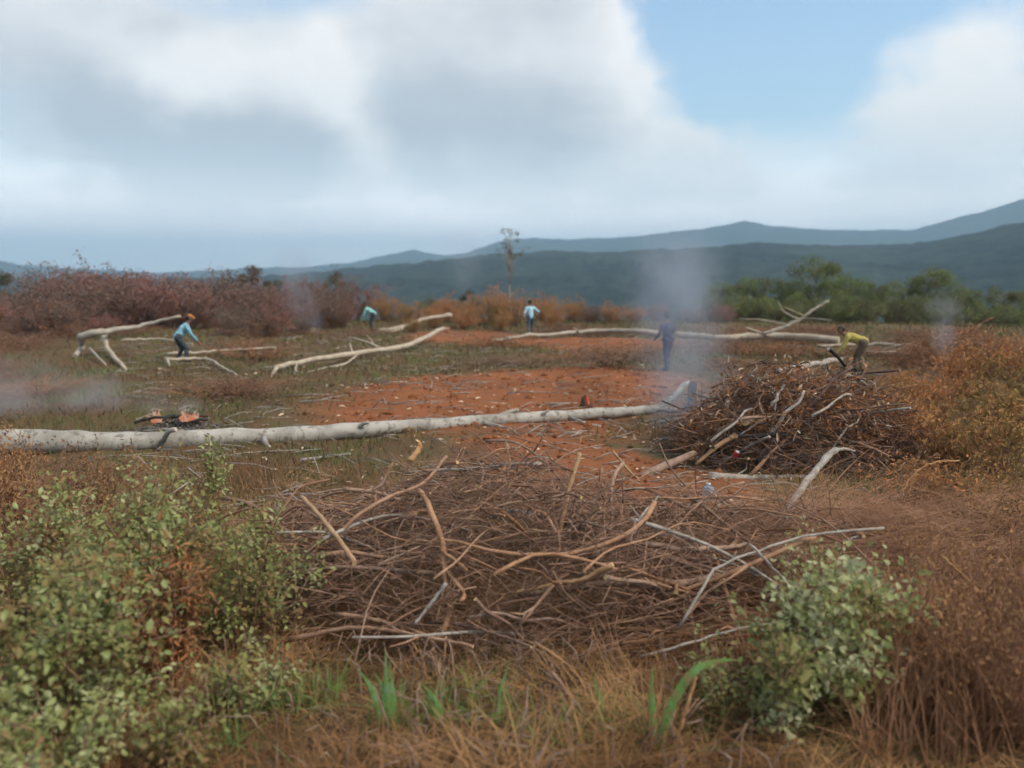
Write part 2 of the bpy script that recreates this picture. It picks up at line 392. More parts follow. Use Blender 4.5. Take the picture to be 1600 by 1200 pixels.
bsdf_out(T, c, 0.95, T.m('ADD', T.m('ADD', fine, T.m('MULTIPLY', grit, 0.4)), T.m('MULTIPLY', mid, .5)), 0.7, 0.10, 0.1)
tag(link('ground', np_mesh('ground', gv, tri, gm, True)), 'red earth and rough turf of the cleared field', None, None, 'structure')
def dirt_mask(x, y):
    wx = (fbm(x * .4, y * .4, 31) - .5) * 2.5; wy = (fbm(x * .4, y * .4, 37) - .5) * 3
    d = np.full(np.shape(x), 9.0)
    for cx, cy, sx, sy in DIRT: d = np.minimum(d, ((x + wx - cx) / sx) ** 2 + ((y + wy - cy) / sy) ** 2)
    return 1 - sstep(d, 0.5, 1.4)

# ------------------------------------------------------------------ hills and mountains
def ridge(name, label, prof, dist, depth, mat, bumps, seed, base=-32.0, default=425):
    xs = [p[0] for p in prof]; ys = [p[1] for p in prof]
    azs = [math.atan((x - 800) / F) for x in xs]
    n_a, n_r = 760, 46
    a = np.linspace(R(-75), R(75), n_a)
    e = np.interp(a, azs, [(HOR - y) / F * math.cos(z) for y, z in zip(ys, azs)], left=(HOR - default) / F, right=(HOR - ys[-1]) / F)
    rr = np.linspace(-1, 1.3, n_r)
    A, S = np.meshgrid(a, rr, indexing='ij'); E = np.repeat(e[:, None], n_r, 1)
    Rr = dist + S * depth
    x = Rr * np.sin(A); y = Rr * np.cos(A)
    peak = CAM_Z + E * dist
    shp = 1 - np.abs(S) ** 1.35; shp = np.where(S > 0, 1 - (np.abs(S) / 1.3) ** 1.5, shp)
    spur = (fbm(x / (dist * .09), y / (dist * .09), seed, 4) - .5) * (peak - base) * 0.55 * (1 - shp) * 1.6
    z = base + (peak - base) * shp + spur * np.clip(1 + S, 0, 1) + (fbm(x / bumps, y / bumps, seed + 5, 3) - .5) * bumps * 0.55 * np.clip((1 + S) * 4, 0, 1)
    z = np.where(S <= -0.999, base - 20, z)
    v = np.stack([x, y, z], -1).reshape(-1, 3)
    I, J = np.meshgrid(np.arange(n_a - 1), np.arange(n_r - 1), indexing='ij')
    q = np.stack([I * n_r + J, (I + 1) * n_r + J, (I + 1) * n_r + J + 1, I * n_r + J + 1], -1).reshape(-1, 4)
    t = np.concatenate([q[:, [0, 1, 2]], q[:, [0, 2, 3]]])
    tag(link(name, np_mesh(name, v, t, mat, True)), label, None, None, 'structure')
def forestmat(name, c1, c2, sc):
    m, T = new_mat(name); p = T.n('ShaderNodeNewGeometry').outputs['Position']
    n1 = T.noise(p, sc, 7, 0.72); n2 = T.noise(p, sc * 0.12, 4, 0.6)
    c = T.mix(T.step(n1, .38, .62), c1, c2); c = T.mix(T.m('MULTIPLY', T.step(n2, .45, .65), .5), c, tuple(x * 1.7 for x in c2))
    bsdf_out(T, c, 0.95, n1, 1.0, 8.0, 0.0); return m
FAR = [(-900, 395), (-400, 380), (-120, 372), (-30, 398), (40, 415), (250, 427), (400, 420), (480, 418), (560, 410), (610, 399), (650, 392), (700, 401), (730, 396), (780, 379),
       (830, 373), (880, 376), (960, 373), (1000, 370), (1090, 360), (1160, 347), (1200, 355), (1260, 360), (1340, 362), (1410, 362),
       (1450, 352), (1530, 332), (1600, 308), (1720, 285), (1950, 262), (2600, 300), (3600, 350)]
NEAR = [(-900, 436), (0, 436), (400, 434), (520, 424), (640, 412), (760, 400), (860, 393), (960, 395), (1080, 388), (1180, 380), (1290, 385),
        (1400, 384), (1480, 374), (1560, 356), (1650, 338), (1900, 330), (3000, 380)]
ridge('mountains', 'hazy blue mountain ridge along the horizon', FAR, 2900, 900, forestmat('far forest', (0.014, 0.022, 0.028), (0.036, 0.046, 0.044), 0.03), 26, 71)
ridge('hills', 'dark forested hills in front of the ridge', NEAR, 1100, 620, forestmat('hill forest', (0.009, 0.015, 0.017), (0.036, 0.046, 0.034), 0.05), 14, 83)

# ------------------------------------------------------------------ branches and logs
def branch_thing(name, label, cat, path, r0, r1, mats, limbs=(), group=None, n=None, sides=8, rough=0.10, jit=0.0, cuts=(True, True)):
    """a felled log or stick: trunk, limbs and pale cut ends; path in world points"""
    base = Vector(path[0]); root = thing(name, label, cat, base, 0, group)
    n = n or max(6, len(path) * 4)
    pts = spline([Vector(p) - base for p in path], n)
    if jit: pts = jitter(pts, jit)
    mb = MB(); mb.tube(pts, taper(n, r0, r1, rough), sides, 1, 0, 0.10)
    mb.build('trunk' if r0 > 0.04 else 'stem', mats, root)
    for lp, lr0, lr1 in limbs:
        k = max(5, len(lp) * 3); mb = MB(); p2 = spline([Vector(p) - base for p in lp], k)
        mb.tube(jitter(p2, lr0 * .12), taper(k, lr0, lr1, .1), 6, 1, 0, .1); mb.build('limb', mats, root)
    return root
LG = [M['log'], M['cutgrey']]; LG2 = [M['log2'], M['cutgrey']]; ST = [M['stick'], M['cut']]; GS = [M['greystick'], M['cutgrey']]; TN = [M['tan'], M['cut']]; DKT = [M['umber'], M['cut']]

# the long trunk across the clearing
lp = [at(-420, 703, 11.4), at(0, 690, 12.3), at(180, 692, 12.8), at(330, 686, 13.2), at(520, 676, 13.9), at(700, 663, 14.6), at(880, 651, 15.6), at(1000, 642, 16.3), at(1035, 638, 16.5)]
branch_thing('felled_log', 'longest pale felled log lying right across the clearing, forked at its thin end', 'log', lp, 0.215, 0.085, LG,
    [([at(1030, 639, 16.5), at(1052, 622, 16.5), at(1066, 606, 16.6), at(1076, 598, 16.7)], 0.09, 0.055),
     ([at(1030, 639, 16.5), at(1050, 641, 16.4), at(1070, 641, 16.3)], 0.075, 0.045),
     ([at(745, 661, 14.8), at(775, 652, 15.0), at(810, 640, 15.3)], 0.075, 0.04),
     ([at(755, 660, 14.7), at(785, 668, 14.4), at(800, 671, 14.3)], 0.05, 0.025),
     ([at(890, 652, 15.5), at(920, 663, 15.1), at(938, 666, 15.0)], 0.035, 0.02),
     ([at(255, 690, 12.8), at(262, 676, 12.7), at(274, 670, 12.6)], 0.045, 0.035), ([at(412, 682, 13.3), at(416, 694, 13.05), at(424, 702, 13.0)], 0.05, 0.035),
     ([at(560, 673, 14.0), at(566, 663, 13.9), at(576, 659, 13.9)], 0.04, 0.028), ([at(842, 654, 15.3), at(850, 645, 15.3), at(858, 642, 15.3)], 0.035, 0.022)], n=46, sides=14, rough=0.06, jit=0.012)
# small dark stub beside the fork
branch_thing('charred_stump', 'blackened stump end beside the fork of the longest log', 'stump', [gp(1080, 634), at(1081, 612, 16.4), at(1083, 601, 16.5)], 0.10, 0.08, [M['char'], M['char']])

def on(px, py, lift=0.08):
    """the point this high above the field that shows at this place in the photograph"""
    return at(px, py, (CAM_Z - lift) * F / (py - HOR))
LOGS = [
 ('long thin pale branch with upright prongs, lying left of centre behind the red earth', [on(430, 574, .25), on(480, 563, .22), on(560, 552, .2), on(625, 543, .2), on(660, 530, .3), on(692, 514, .5)], .08, .11,
   [([on(432, 574, .25), on(424, 590, .05)], .06, .05), ([on(463, 567, .2), on(461, 588, .02)], .05, .03), ([on(552, 553, .2), on(545, 535, .5), on(540, 523, .9)], .05, .02),
    ([on(600, 546, .2), on(575, 535, .5), on(545, 526, .8)], .045, .02), ([on(560, 552, .2), on(540, 568, .05), on(505, 575, .05), on(480, 582, .03)], .04, .015), ([on(590, 548, .2), on(580, 532, .5), on(572, 523, .7)], .03, .012)]),
 ('two-pronged pale log resting on brush in front of the leaning worker in teal', [on(590, 517, .2), on(625, 512, .3), on(660, 500, .6), on(706, 492, .85)], .09, .12, [([on(600, 520, .1), on(630, 514, .25)], .06, .05)]),
 ('slender pale branch sloping down through dark scrub at left', [on(346, 490, .9), on(380, 502, .6), on(410, 509, .3), on(460, 513, .2), on(497, 515, .1)], .06, .04, []),
 ('thick pale forked limb standing on its prongs at far left', [on(124, 526, .7), on(165, 517, .9), on(215, 510, .9), on(282, 494, 1.3)], .14, .06,
   [([on(128, 526, .7), on(128, 542, .3), on(116, 556, .05)], .12, .09), ([on(162, 518, .8), on(168, 545, .3), on(196, 577, .02)], .11, .06), ([on(140, 545, .3), on(165, 570, .05)], .05, .03)]),
 ('low pale branch lying behind the worker at left', [on(262, 553, .2), on(330, 549, .2), on(432, 543, .15)], .06, .035, [([on(340, 549, .2), on(380, 556, .05)], .03, .015)]),
 ('bent pale branch on the grass in front of the worker at left', [on(258, 562, .2), on(320, 561, .15), on(350, 575, .1), on(378, 590, .05)], .06, .03, [([on(262, 562, .2), on(265, 572, .02)], .05, .04), ([on(368, 597, .03), on(385, 590, .15)], .045, .02)]),
 ('straight pale branch lying behind the bent branch at left', [on(190, 531, .3), on(255, 530, .25), on(300, 538, .2)], .05, .03, []),
 ('long gently arched pale log in front of the standing worker in pale blue', [on(768, 533, .12), on(815, 526, .16), on(880, 521, .22), on(940, 517, .3), on(1000, 518, .35), on(1030, 520, .3)], .07, .13, [([on(905, 519, .25), on(896, 512, .55)], .06, .03), ([on(1030, 520, .3), on(1012, 525, .1)], .06, .04)]),
 ('pale log behind the smoke, right of the worker in navy', [on(1056, 522, .3), on(1130, 528, .25), on(1200, 525, .3), on(1312, 531, .25)], .12, .17, [([on(1200, 525, .3), on(1180, 517, .6), on(1166, 512, .8)], .06, .04)]),
 ('forked grey branch sticking up behind the pale log at right', [at(1190, 522, 34), at(1235, 508, 34), at(1270, 485, 34), at(1295, 470, 34)], .07, .05, [([at(1250, 500, 34), at(1225, 487, 34.5), at(1215, 470, 34.5)], .04, .02), ([at(1235, 508, 34), at(1190, 500, 34.5), at(1155, 498, 35)], .04, .02), ([at(1258, 495, 34), at(1225, 479, 33.5)], .03, .015), ([at(1235, 508, 34), at(1205, 515, 33)], .04, .02), ([at(1210, 515, 34), at(1250, 498, 33.5), at(1300, 500, 33)], .03, .015)]),
 ('thick pale log lying right of the bent worker in yellow', [on(1355, 551, .15), on(1410, 555, .15), on(1450, 554, .15)], .12, .13, []),
 ('thin pale branch resting over the log right of the worker in yellow', [on(1278, 541, .3), on(1350, 538, .35), on(1425, 541, .35), on(1470, 553, .2)], .06, .07, [([on(1380, 547, .2), on(1400, 540, .4)], .035, .03)]),
 ('pale curved branch lying over the back of the right brush heap', [at(1165, 604, 15), at(1220, 581, 16), at(1262, 571, 17), at(1312, 562, 18)], .05, .07, [([at(1215, 583, 16), at(1190, 588, 15.5)], .025, .015)]),
 ('grey bare stick leaning up out of the right brush heap', [at(1240, 690, 12.4), at(1285, 650, 12.8), at(1330, 602, 13.2), at(1343, 585, 13.3)], .035, .03, [([at(1338, 590, 13.3), at(1355, 602, 13.2)], .025, .015)]),
 ('short grey branch with knobbed end right of the right brush heap', [at(1262, 662, 12.4), at(1320, 653, 12.6), at(1378, 649, 12.7)], .035, .045, [([at(1372, 650, 12.7), at(1360, 668, 12.6)], .025, .012)]),
]
for i, (lab, path, a, b, limbs) in enumerate(LOGS):
    branch_thing('felled_log' if max(a, b) > .085 else 'fallen_branch', lab, 'log' if max(a, b) > .085 else 'branch', path, a, b, LG2 if i < 12 else GS, limbs, n=22, sides=8, rough=.10, jit=.015)
branch_thing('felled_log', 'short brown log with pale sawn end left of the right brush heap', 'log', [at(992, 752, 10.9), at(1030, 732, 11.2), at(1085, 709, 11.7)], .06, .055, [M['stick'], M['cut']], sides=10)
branch_thing('felled_log', 'grey barked log lying flat at the foot of the right brush heap', 'log', [at(1107, 745, 10.8), at(1170, 748, 10.8), at(1275, 747, 10.7)], .065, .05, [M['greystick'], M['cut']], [([at(1190, 747, 10.8), at(1186, 738, 10.8)], .02, .015)], sides=10)
branch_thing('leaning_trunk', 'leaning bare trunk with whitened bent top in front of the right brush heap', 'trunk', [at(1190, 868, 7.3), at(1222, 815, 7.9), at(1250, 768, 8.6), at(1280, 728, 9.2), at(1305, 703, 9.5)], .035, .042, GS, [([at(1303, 704, 9.5), at(1318, 702, 9.6), at(1335, 705, 9.7)], .03, .015)], sides=9, jit=.006)
branch_thing('fallen_branch', 'thin grey stick on the ground left of the foreground heap, under the longest log', 'branch', [gp(470, 722, .03), gp(505, 718, .04), gp(548, 714, .05)], .03, .02, GS)

# ------------------------------------------------------------------ the foreground heap of brushwood
HX, HY = 0.10, 6.75
def heap_h(x, y):
    a = ((x - HX) / 2.35); b = (y - HY) / 1.4
    m = 1.08 * np.clip(1 - (a * a + b * b), 0, 1) ** .55 * (.62 + .90 * fbm(x * 1.1 + 5, y * 1.1, 41))
    a = ((x - 2.6) / 1.7); b = (y - 7.1) / .9; m2 = .55 * np.clip(1 - (a * a + b * b), 0, 1) ** .6 * (.5 + fbm(x * 1.6, y * 1.6, 43))
    a = ((x + 2.0) / .8); b = (y - 7.1) / .8; m3 = .75 * np.clip(1 - (a * a + b * b), 0, 1) ** .6
    return np.maximum(np.maximum(m, m2), m3)
def rand_heap(cx, cy, sx, sy, hf, u_lo=0.3):
    while True:
        x = cx + random.uniform(-1, 1) * sx; y = cy + random.uniform(-1, 1) * sy
        h = float(hf(x, y))
        if h > 0.04: return Vector((x, y, gz(x, y) + h * (u_lo + (1 - u_lo) * random.random() ** .6)))
def arc(c, L, az, tilt, sag, n=5, kink=0.03):
    d = Vector((math.cos(az) * math.cos(tilt), math.sin(az) * math.cos(tilt), math.sin(tilt)))
    s = d.cross(Vector((0, 0, 1))).normalized(); u = Vector((0, 0, 1)); ph = random.uniform(-1, 1)
    out = []
    for i in range(n):
        t = i / (n - 1) - .5
        out.append(c + d * (L * t) + (u * sag + s * sag * ph) * (0.25 - t * t) * 2 * L + Vector((random.gauss(0, kink * L), random.gauss(0, kink * L), random.gauss(0, kink * L * .7))))
    for p in out: p.z = max(p.z, gz(p.x, p.y) + 0.01)
    return out
def F6(px, py, d=6.2): return at(px, py, d)
NAMED = [
 ('long sagging branch curving across the front of the foreground heap', [F6(655, 862, 5.9), F6(700, 845, 5.8), F6(770, 861, 5.7), F6(860, 867, 5.7), F6(935, 853, 5.8), F6(1000, 820, 6.0), F6(1022, 785, 6.3)], .012, .019, ST, []),
 ('upright tan pole standing in the middle of the foreground heap', [F6(868, 880, 6.3), F6(874, 830, 6.35), F6(886, 775, 6.4), F6(906, 706, 6.5)], .022, .019, TN, []),
 ('curved stick rising to the right over the upper left of the foreground heap', [F6(515, 850, 5.9), F6(560, 806, 6.0), F6(610, 775, 6.2), F6(660, 755, 6.4), F6(697, 713, 6.7)], .017, .013, ST, []),
 ('straight stick with orange cut end at the left of the foreground heap', [F6(470, 775, 6.3), F6(510, 818, 5.9), F6(555, 880, 5.5)], .017, .020, TN, []),
 ('thick crooked stem running down the middle of the foreground heap', [F6(655, 765, 6.3), F6(672, 795, 6.0), F6(690, 845, 5.8), F6(694, 890, 5.7), F6(703, 950, 5.6), F6(686, 1005, 5.5)], .024, .022, ST, [([F6(697, 890, 5.7), F6(725, 928, 5.55), F6(718, 940, 5.5)], .018, .014), ([F6(690, 860, 5.75), F6(730, 890, 5.6)], .014, .01)]),
 ('thick dark limb lying low across the right of the foreground heap', [F6(810, 928, 5.8), F6(950, 912, 5.8), F6(1070, 910, 5.9), F6(1135, 893, 6.1)], .030, .026, ST, []),
 ('dark limb lying level above the low one at right of the foreground heap', [F6(985, 846, 6.1), F6(1060, 857, 6.1), F6(1130, 856, 6.2), F6(1170, 850, 6.3)], .026, .018, ST, []),
 ('stick with bright sawn tip in the middle right of the foreground heap', [F6(800, 928, 5.7), F6(870, 912, 5.6), F6(910, 905, 5.55), F6(958, 882, 5.5)], .012, .020, TN, []),
 ('pale forked twig arching over the green shrub at right', [F6(1380, 826, 5.9), F6(1290, 833, 5.9), F6(1230, 845, 5.9), F6(1180, 862, 5.8), F6(1120, 888, 5.7), F6(1095, 925, 5.6), F6(1062, 978, 5.5)], .010, .012, GS, [([F6(1140, 882, 5.75), F6(1150, 862, 5.75)], .006, .004)]),
 ('straight pale stick slanting down towards the green shrub at right', [F6(1172, 850, 5.6), F6(1230, 910, 5.3), F6(1295, 975, 5.0)], .010, .008, GS, []),
 ('long thin stick lying under the right end of the foreground heap', [F6(1000, 1026, 5.4), F6(1060, 1010, 5.4), F6(1150, 984, 5.5), F6(1260, 966, 5.6)], .012, .008, GS, []),
 ('thick stick with split pale bark in front of the crooked stem', [F6(648, 975, 5.35), F6(672, 945, 5.4), F6(697, 912, 5.45)], .008, .015, LG, []),
 ('tan reed stalk standing at the bottom edge beside the arching blade', [F6(1038, 1215, 4.3), F6(1065, 1130, 4.4), F6(1088, 1055, 4.5)], .015, .010, TN, [([F6(1068, 1120, 4.4), F6(1092, 1090, 4.5)], .006, .003)]),
 ('brown stick slanting to the bottom edge in front of the foreground heap', [F6(862, 1050, 4.9), F6(920, 1125, 4.6), F6(990, 1215, 4.3)], .013, .010, ST, []),
 ('bowed branch lying along the bottom left of the foreground heap', [F6(450, 1000, 5.5), F6(540, 982, 5.45), F6(610, 985, 5.4), F6(690, 1000, 5.3), F6(740, 1010, 5.2)], .018, .012, ST, []),
 ('short knobbed stub rising at the top of the foreground heap', [F6(640, 722, 6.9), F6(655, 700, 7.0), F6(652, 688, 7.0)], .030, .022, TN, []),
 ('bare thin stem rising before the red earth at the top of the foreground heap', [F6(790, 760, 6.9), F6(796, 725, 7.0), F6(790, 690, 7.1)], .012, .008, ST, []),
 ('forked stick standing up at the right shoulder of the foreground heap', [F6(985, 850, 6.4), F6(1000, 810, 6.5), F6(1030, 775, 6.7)], .014, .009, GS, [([F6(1000, 810, 6.5), F6(985, 790, 6.6)], .009, .005)]),
 ('stick slanting across the gap between the two heaps', [F6(958, 705, 9.0), F6(978, 730, 8.8), F6(1000, 752, 8.6)], .014, .012, TN, []),
 ('arched pale grass stalk drooping over the dry brush at right', [F6(1408, 772, 6.4), F6(1428, 740, 6.5), F6(1460, 722, 6.6), F6(1500, 720, 6.7)], .004, .006, TN, [([F6(1428, 742, 6.5), F6(1420, 775, 6.4)], .003, .002)]),
 ('straight pale stick slanting through the dry stalks at right', [F6(1470, 868, 5.6), F6(1500, 895, 5.5), F6(1540, 935, 5.4)], .009, .007, TN, []),
]
for lab, path, a, b, mats, limbs in NAMED:
    branch_thing('branch', lab, 'branch', path, a, b, mats, limbs, n=20, sides=7, rough=.12, jit=.003)
G1 = 'branches tangled in the foreground heap'
for i in range(190):
    c = rand_heap(HX + .35, HY - .1, 2.7, 1.35, heap_h, .45)
    L = random.choice((.5, .7, .9, 1.2, 1.6)) * random.uniform(.8, 1.2)
    az = random.gauss(0, .7) + (math.pi if random.random() < .5 else 0) if random.random() < .7 else random.uniform(0, 6.3)
    pts = arc(c, L, az, random.gauss(0, .35), random.uniform(-.02, .22), 5, .022)
    mb = MB(); base = pts[0]; r = random.choice((.008, .010, .013, .016, .021)) * random.uniform(.9, 1.2)
    sp = spline([p - base for p in pts], 11); mb.tube(sp, taper(11, r, r * .55, .12), 6, 1, 0, .12)
    o = mb.build('branch', random.choice((ST, ST, ST, ST, ST, DKT, DKT, DKT, GS)), None, base)
    tag(o, 'dry brown branch tangled among many others in the foreground heap', 'branch', G1)
    if random.random() < .6:
        for q in range(random.randint(1, 3)):
            j = random.randint(3, 8); d = (sp[j + 1] - sp[j]).normalized(); d = (d + Vector((random.gauss(0, .7), random.gauss(0, .7), random.gauss(.1, .6)))).normalized()
            l2 = L * random.uniform(.15, .4); mb = MB(); a = sp[j]
            mb.tube([a, a + d * l2 * .5, a + d * l2 + Vector((0, 0, random.gauss(0, .05)))], [r * .6, r * .45, r * .25], 5, 0, 0); mb.build('twig', ST[:1], o)
def twig_mass(n, hf, cx, cy, sx, sy, rlo, rhi, Llo, Lhi, mat, name, label, u=0.0, spread=.7):
    mb = MB()
    for i in range(n):
        c = rand_heap(cx, cy, sx, sy, hf, u); L = random.uniform(Llo, Lhi)
        az = random.gauss(0, spread) if random.random() < .65 else random.uniform(0, 6.3)
        pts = arc(c, L, az, random.gauss(0, .4), random.uniform(-.1, .2), 5, .035); r = random.uniform(rlo, rhi)
        mb.tube(pts, [r, r * .9, r * .75, r * .6, r * .3], 4, 0, 0)
        for q in range(2):
            a = pts[random.randint(1, 3)]; d = Vector((random.gauss(0, 1), random.gauss(0, 1), random.gauss(0, .6))).normalized() * L * random.uniform(.12, .3)
            mb.tube([a, a + d * .6, a + d], [r * .6, r * .45, r * .2], 3, 0, 0)
    o = mb.build(name, mat); tag(o, label, None, None, 'stuff'); return o
twig_mass(2900, heap_h, HX + .6, HY, 3.0, 1.4, .0025, .0065, .3, 1.0, [M['twig']], 'brushwood', 'tangle of fine dry twigs filling the foreground heap')

# ------------------------------------------------------------------ the right heap, behind
QX, QY = at(1232, 740, 12.2).x, 12.6
def heap2_h(x, y):
    a = (x - QX - .25) / 2.0; b = (y - QY) / 2.0
    return 1.25 * np.clip(1 - (a * a + b * b), 0, 1) ** .7 * (.35 + 1.25 * fbm(x * 1.7, y * 1.7, 57))
twig_mass(750, heap2_h, QX + .25, QY, 2.1, 2.0, .004, .010, .4, 1.3, [M['twig']], 'brushwood', 'brown twigs mixed through the smoking brush heap at right', .0, 1.2)
twig_mass(900, heap2_h, QX, QY, 1.9, 1.9, .004, .010, .4, 1.2, [M['darktwig']], 'brushwood', 'dark twigs of the smoking brush heap at right', .0, 1.2)
n = 5200; u = rng.uniform(0, 6.28, n); rr_ = np.sqrt(rng.random(n)); xx = QX + .25 + np.cos(u) * rr_ * 2.0; yy = QY + np.sin(u) * rr_ * 1.7
V, Tt = leaves(np.stack([xx, yy, ground_h(xx, yy) + heap2_h(xx, yy) * rng.uniform(.5, 1.05, n)], 1), rng.normal(0, 1, (n, 3)), rng.uniform(.04, .12, n), rng.uniform(.02, .045, n), .3, .6)
tag(link('dead_leaves', np_mesh('dead_leaves', V, Tt, M['rust'])), 'withered orange brown leaves hanging in the smoking heap at right', None, None, 'stuff')
n = 420; u = rng.uniform(0, 6.28, n); rr_ = np.sqrt(rng.random(n)); xx = QX + np.cos(u) * rr_ * 1.7; yy = QY + np.sin(u) * rr_ * 1.7
V, Tt = leaves(np.stack([xx, yy, ground_h(xx, yy) + heap2_h(xx, yy) * rng.uniform(.8, 1.05, n)], 1), rng.normal(0, 1, (n, 3)), rng.uniform(.05, .20, n), rng.uniform(.012, .035, n), .3, .2)
tag(link('wood_chips', np_mesh('wood_chips', V, Tt, M['chips'])), 'pale splinters and chips scattered over the smoking heap at right', None, None, 'stuff')
G2 = 'branches stacked in the right brush heap'
for i in range(85):
    c = rand_heap(QX + .25, QY - .3, 2.0, 1.8, heap2_h, .5); L = random.uniform(.5, 1.5)
    pts = arc(c, L, random.gauss(.3, .8), random.gauss(.15, .35), random.uniform(0, .1), 5, .02); base = pts[0]; r = random.uniform(.012, .032)
    mb = MB(); mb.tube(spline([p - base for p in pts], 9), taper(9, r, r * .7, .1), 6, 1, 0, .1)
    tag(mb.build('branch', random.choice((ST, [M['darktwig'], M['cut']], [M['darktwig'], M['cutgrey']], GS, [M['char'], M['cutgrey']])), None, base), 'dark cut branch stacked among others in the smoking heap at right', 'branch', G2)
branch_thing('branch', 'stick with yellow sawn end jutting from the right brush heap', 'branch', [at(1200, 652, 12.8), at(1180, 658, 12), at(1164, 660, 11.4)], .04, .055, [M['stick'], M['cut']], sides=9)
branch_thing('branch', 'tan split pole leaning against the left foot of the right brush heap', 'branch', [at(1088, 725, 11.3), at(1120, 698, 11.4), at(1150, 680, 11.5)], .022, .045, [M['tan'], M['cut']], sides=8)

# ------------------------------------------------------------------ leafy shrubs
def shrub(name, label, loc, w, h, n_leaf, n_big, lmat, leaf=(0.05, .035), stems=14, seed=1, cat='shrub', squash=1.0):
    leaf = (leaf[0] * .80, leaf[1] * .74); n_leaf = int(n_leaf * 1.45)
    """a bushy shrub: stems, twigs, leaves one by one up to 300 and the rest as foliage"""
    random.seed(seed); global rng; rng = np.random.default_rng(seed)
    root = thing(name, label, cat, loc)
    tips = []; allp = []; dirs = []
    for s in range(stems):
        a = random.uniform(0, 6.28); rr = math.sqrt(random.random()) * w * random.uniform(.6, 1)
        hh = h * (1 - .55 * (rr / w) ** 2) * random.uniform(.75, 1.05)
        p0 = Vector((math.cos(a) * rr * .25, math.sin(a) * rr * .25 * squash, -.03)); p3 = Vector((math.cos(a) * rr, math.sin(a) * rr * squash, hh))
        pts = spline([p0, p0.lerp(p3, .4) + Vector((random.gauss(0, .05), random.gauss(0, .05), hh * .15)), p3], 7)
        mb = MB(); mb.tube(pts, taper(7, .010, .003), 5); 
        for q in range(5):
            b = pts[random.randint(2, 6)]; d = Vector((random.gauss(0, .2 * w), random.gauss(0, .2 * w), random.gauss(.08, .12))) * 1.0
            tw = [b, b + d * .5 + Vector((0, 0, .02)), b + d]; mb.tube(tw, [.004, .003, .0015], 4)
            for k in range(8): t = random.random(); allp.append(b + d * t); dirs.append(d)
        for k in range(26): t = random.uniform(1.5, 6); i = min(int(t), 5); allp.append(pts[i].lerp(pts[i + 1], t - i)); dirs.append(pts[i + 1] - pts[i])
        if s % 2 == 0:
            e = pts[-1]; dv = (pts[-1] - pts[-3]).normalized() * random.uniform(.1, .3) * h + Vector((random.gauss(0, .07), random.gauss(0, .05), .03)); mb.tube([e, e + dv * .6, e + dv], [.003, .0025, .001], 4)
            for k in range(5): allp.append(e + dv * random.random()); dirs.append(dv)
        mb.build('stem', M['stick'], root)
    A = np.array([tuple(p) for p in allp]); Dd = np.array([tuple(p) for p in dirs])
    idx = rng.integers(0, len(A), n_leaf); P = A[idx] + rng.normal(0, .028 * (1 + h), (n_leaf, 3)); P[:, 2] = np.maximum(P[:, 2], .03)
    D = rng.normal(0, .7, (n_leaf, 3)) + Dd[idx] / (np.linalg.norm(Dd[idx], axis=1, keepdims=True) + 1e-6) * .5; D[:, 2] -= .15
    sc = rng.uniform(.4, 1.4, n_leaf)
    # the leaves nearest the viewer are single parts
    score = -(P[:, 1]) + .3 * P[:, 2] + rng.uniform(0, .25 * w, n_leaf); order = np.argsort(-score); big = order[:n_big]; rest = order[n_big:]
    V, Tt = leaves(P[rest], D[rest], leaf[0] * sc[rest], leaf[1] * sc[rest])
    o = link('foliage', np_mesh('foliage', V, Tt, lmat, True), root); o['kind'] = 'stuff'
    if n_big:
        me = []
        for q in range(6):
            V, Tt = leaves(np.zeros((1, 3)), np.array([[1.0, 0, 0]]), [leaf[0]], [leaf[1]], random.uniform(.1, .5), random.uniform(.1, .6)); me.append(np_mesh('leaf', V, Tt, lmat, True))
        for i in big:
            l = link('leaf', random.choice(me), root, P[i]); l.rotation_euler = Vector(D[i]).to_track_quat('X', 'Z').to_euler()
            l.rotation_euler.rotate_axis('X', random.gauss(0, .7)); l.scale = (sc[i] * 1.1,) * 3
    return root
def G0(px, py): p = gp(px, py); return p
def gl(px, d):
    p = at(px, 800, d); return Vector((p.x, d, gz(p.x, d)))
shrub('leafy_shrub', 'broad green shrub filling the bottom left corner', gl(90, 4.6), .85, 1.02, 3800, 300, M['leaf'], (.062, .04), 22, 21)
shrub('leafy_shrub', 'yellowish green shrub left of the foreground heap, behind the rust coloured fern', gl(215, 5.9), .8, 1.22, 3400, 200, M['leaf'], (.055, .036), 20, 22)
shrub('leafy_shrub', 'olive shrub with pale leaf tips pressed against the left side of the foreground heap', gl(375, 5.7), .55, 1.12, 2600, 250, M['leaf'], (.05, .034), 18, 23)
shrub('leafy_shrub', 'bright green shrub at the left edge behind the corner shrub', gl(25, 6.2), .75, 1.05, 2400, 120, M['leaf'], (.055, .036), 16, 24)
shrub('leafy_shrub', 'small upright sprout with fresh leaves under the longest log', gl(338, 9.4), .16, .85, 350, 40, M['leaf'], (.07, .04), 6, 25)
shrub('leafy_shrub', 'low green tuft of leaves at the foot of the olive shrub', gl(360, 4.7), .35, .38, 700, 100, M['leaf'], (.05, .032), 10, 26)
shrub('leafy_shrub', 'large pale green shrub with round leaves at bottom right', gl(1325, 4.85), .60, .98, 2800, 300, M['leafR'], (.06, .048), 20, 27)
shrub('leafy_shrub', 'fresh green shrub left of the pale round-leaved one', gl(1225, 4.5), .34, .66, 1000, 200, M['leafR'], (.055, .04), 12, 28)
shrub('leafy_shrub', 'sparse leaved shrub behind the right end of the foreground heap', gl(1290, 5.9), .5, .75, 700, 80, M['leafR'], (.045, .03), 14, 29)
shrub('leafy_shrub', 'low spread of small leaves beneath the arching blade', gl(1150, 4.7), .42, .35, 700, 120, M['leaf'], (.042, .028), 12, 30)
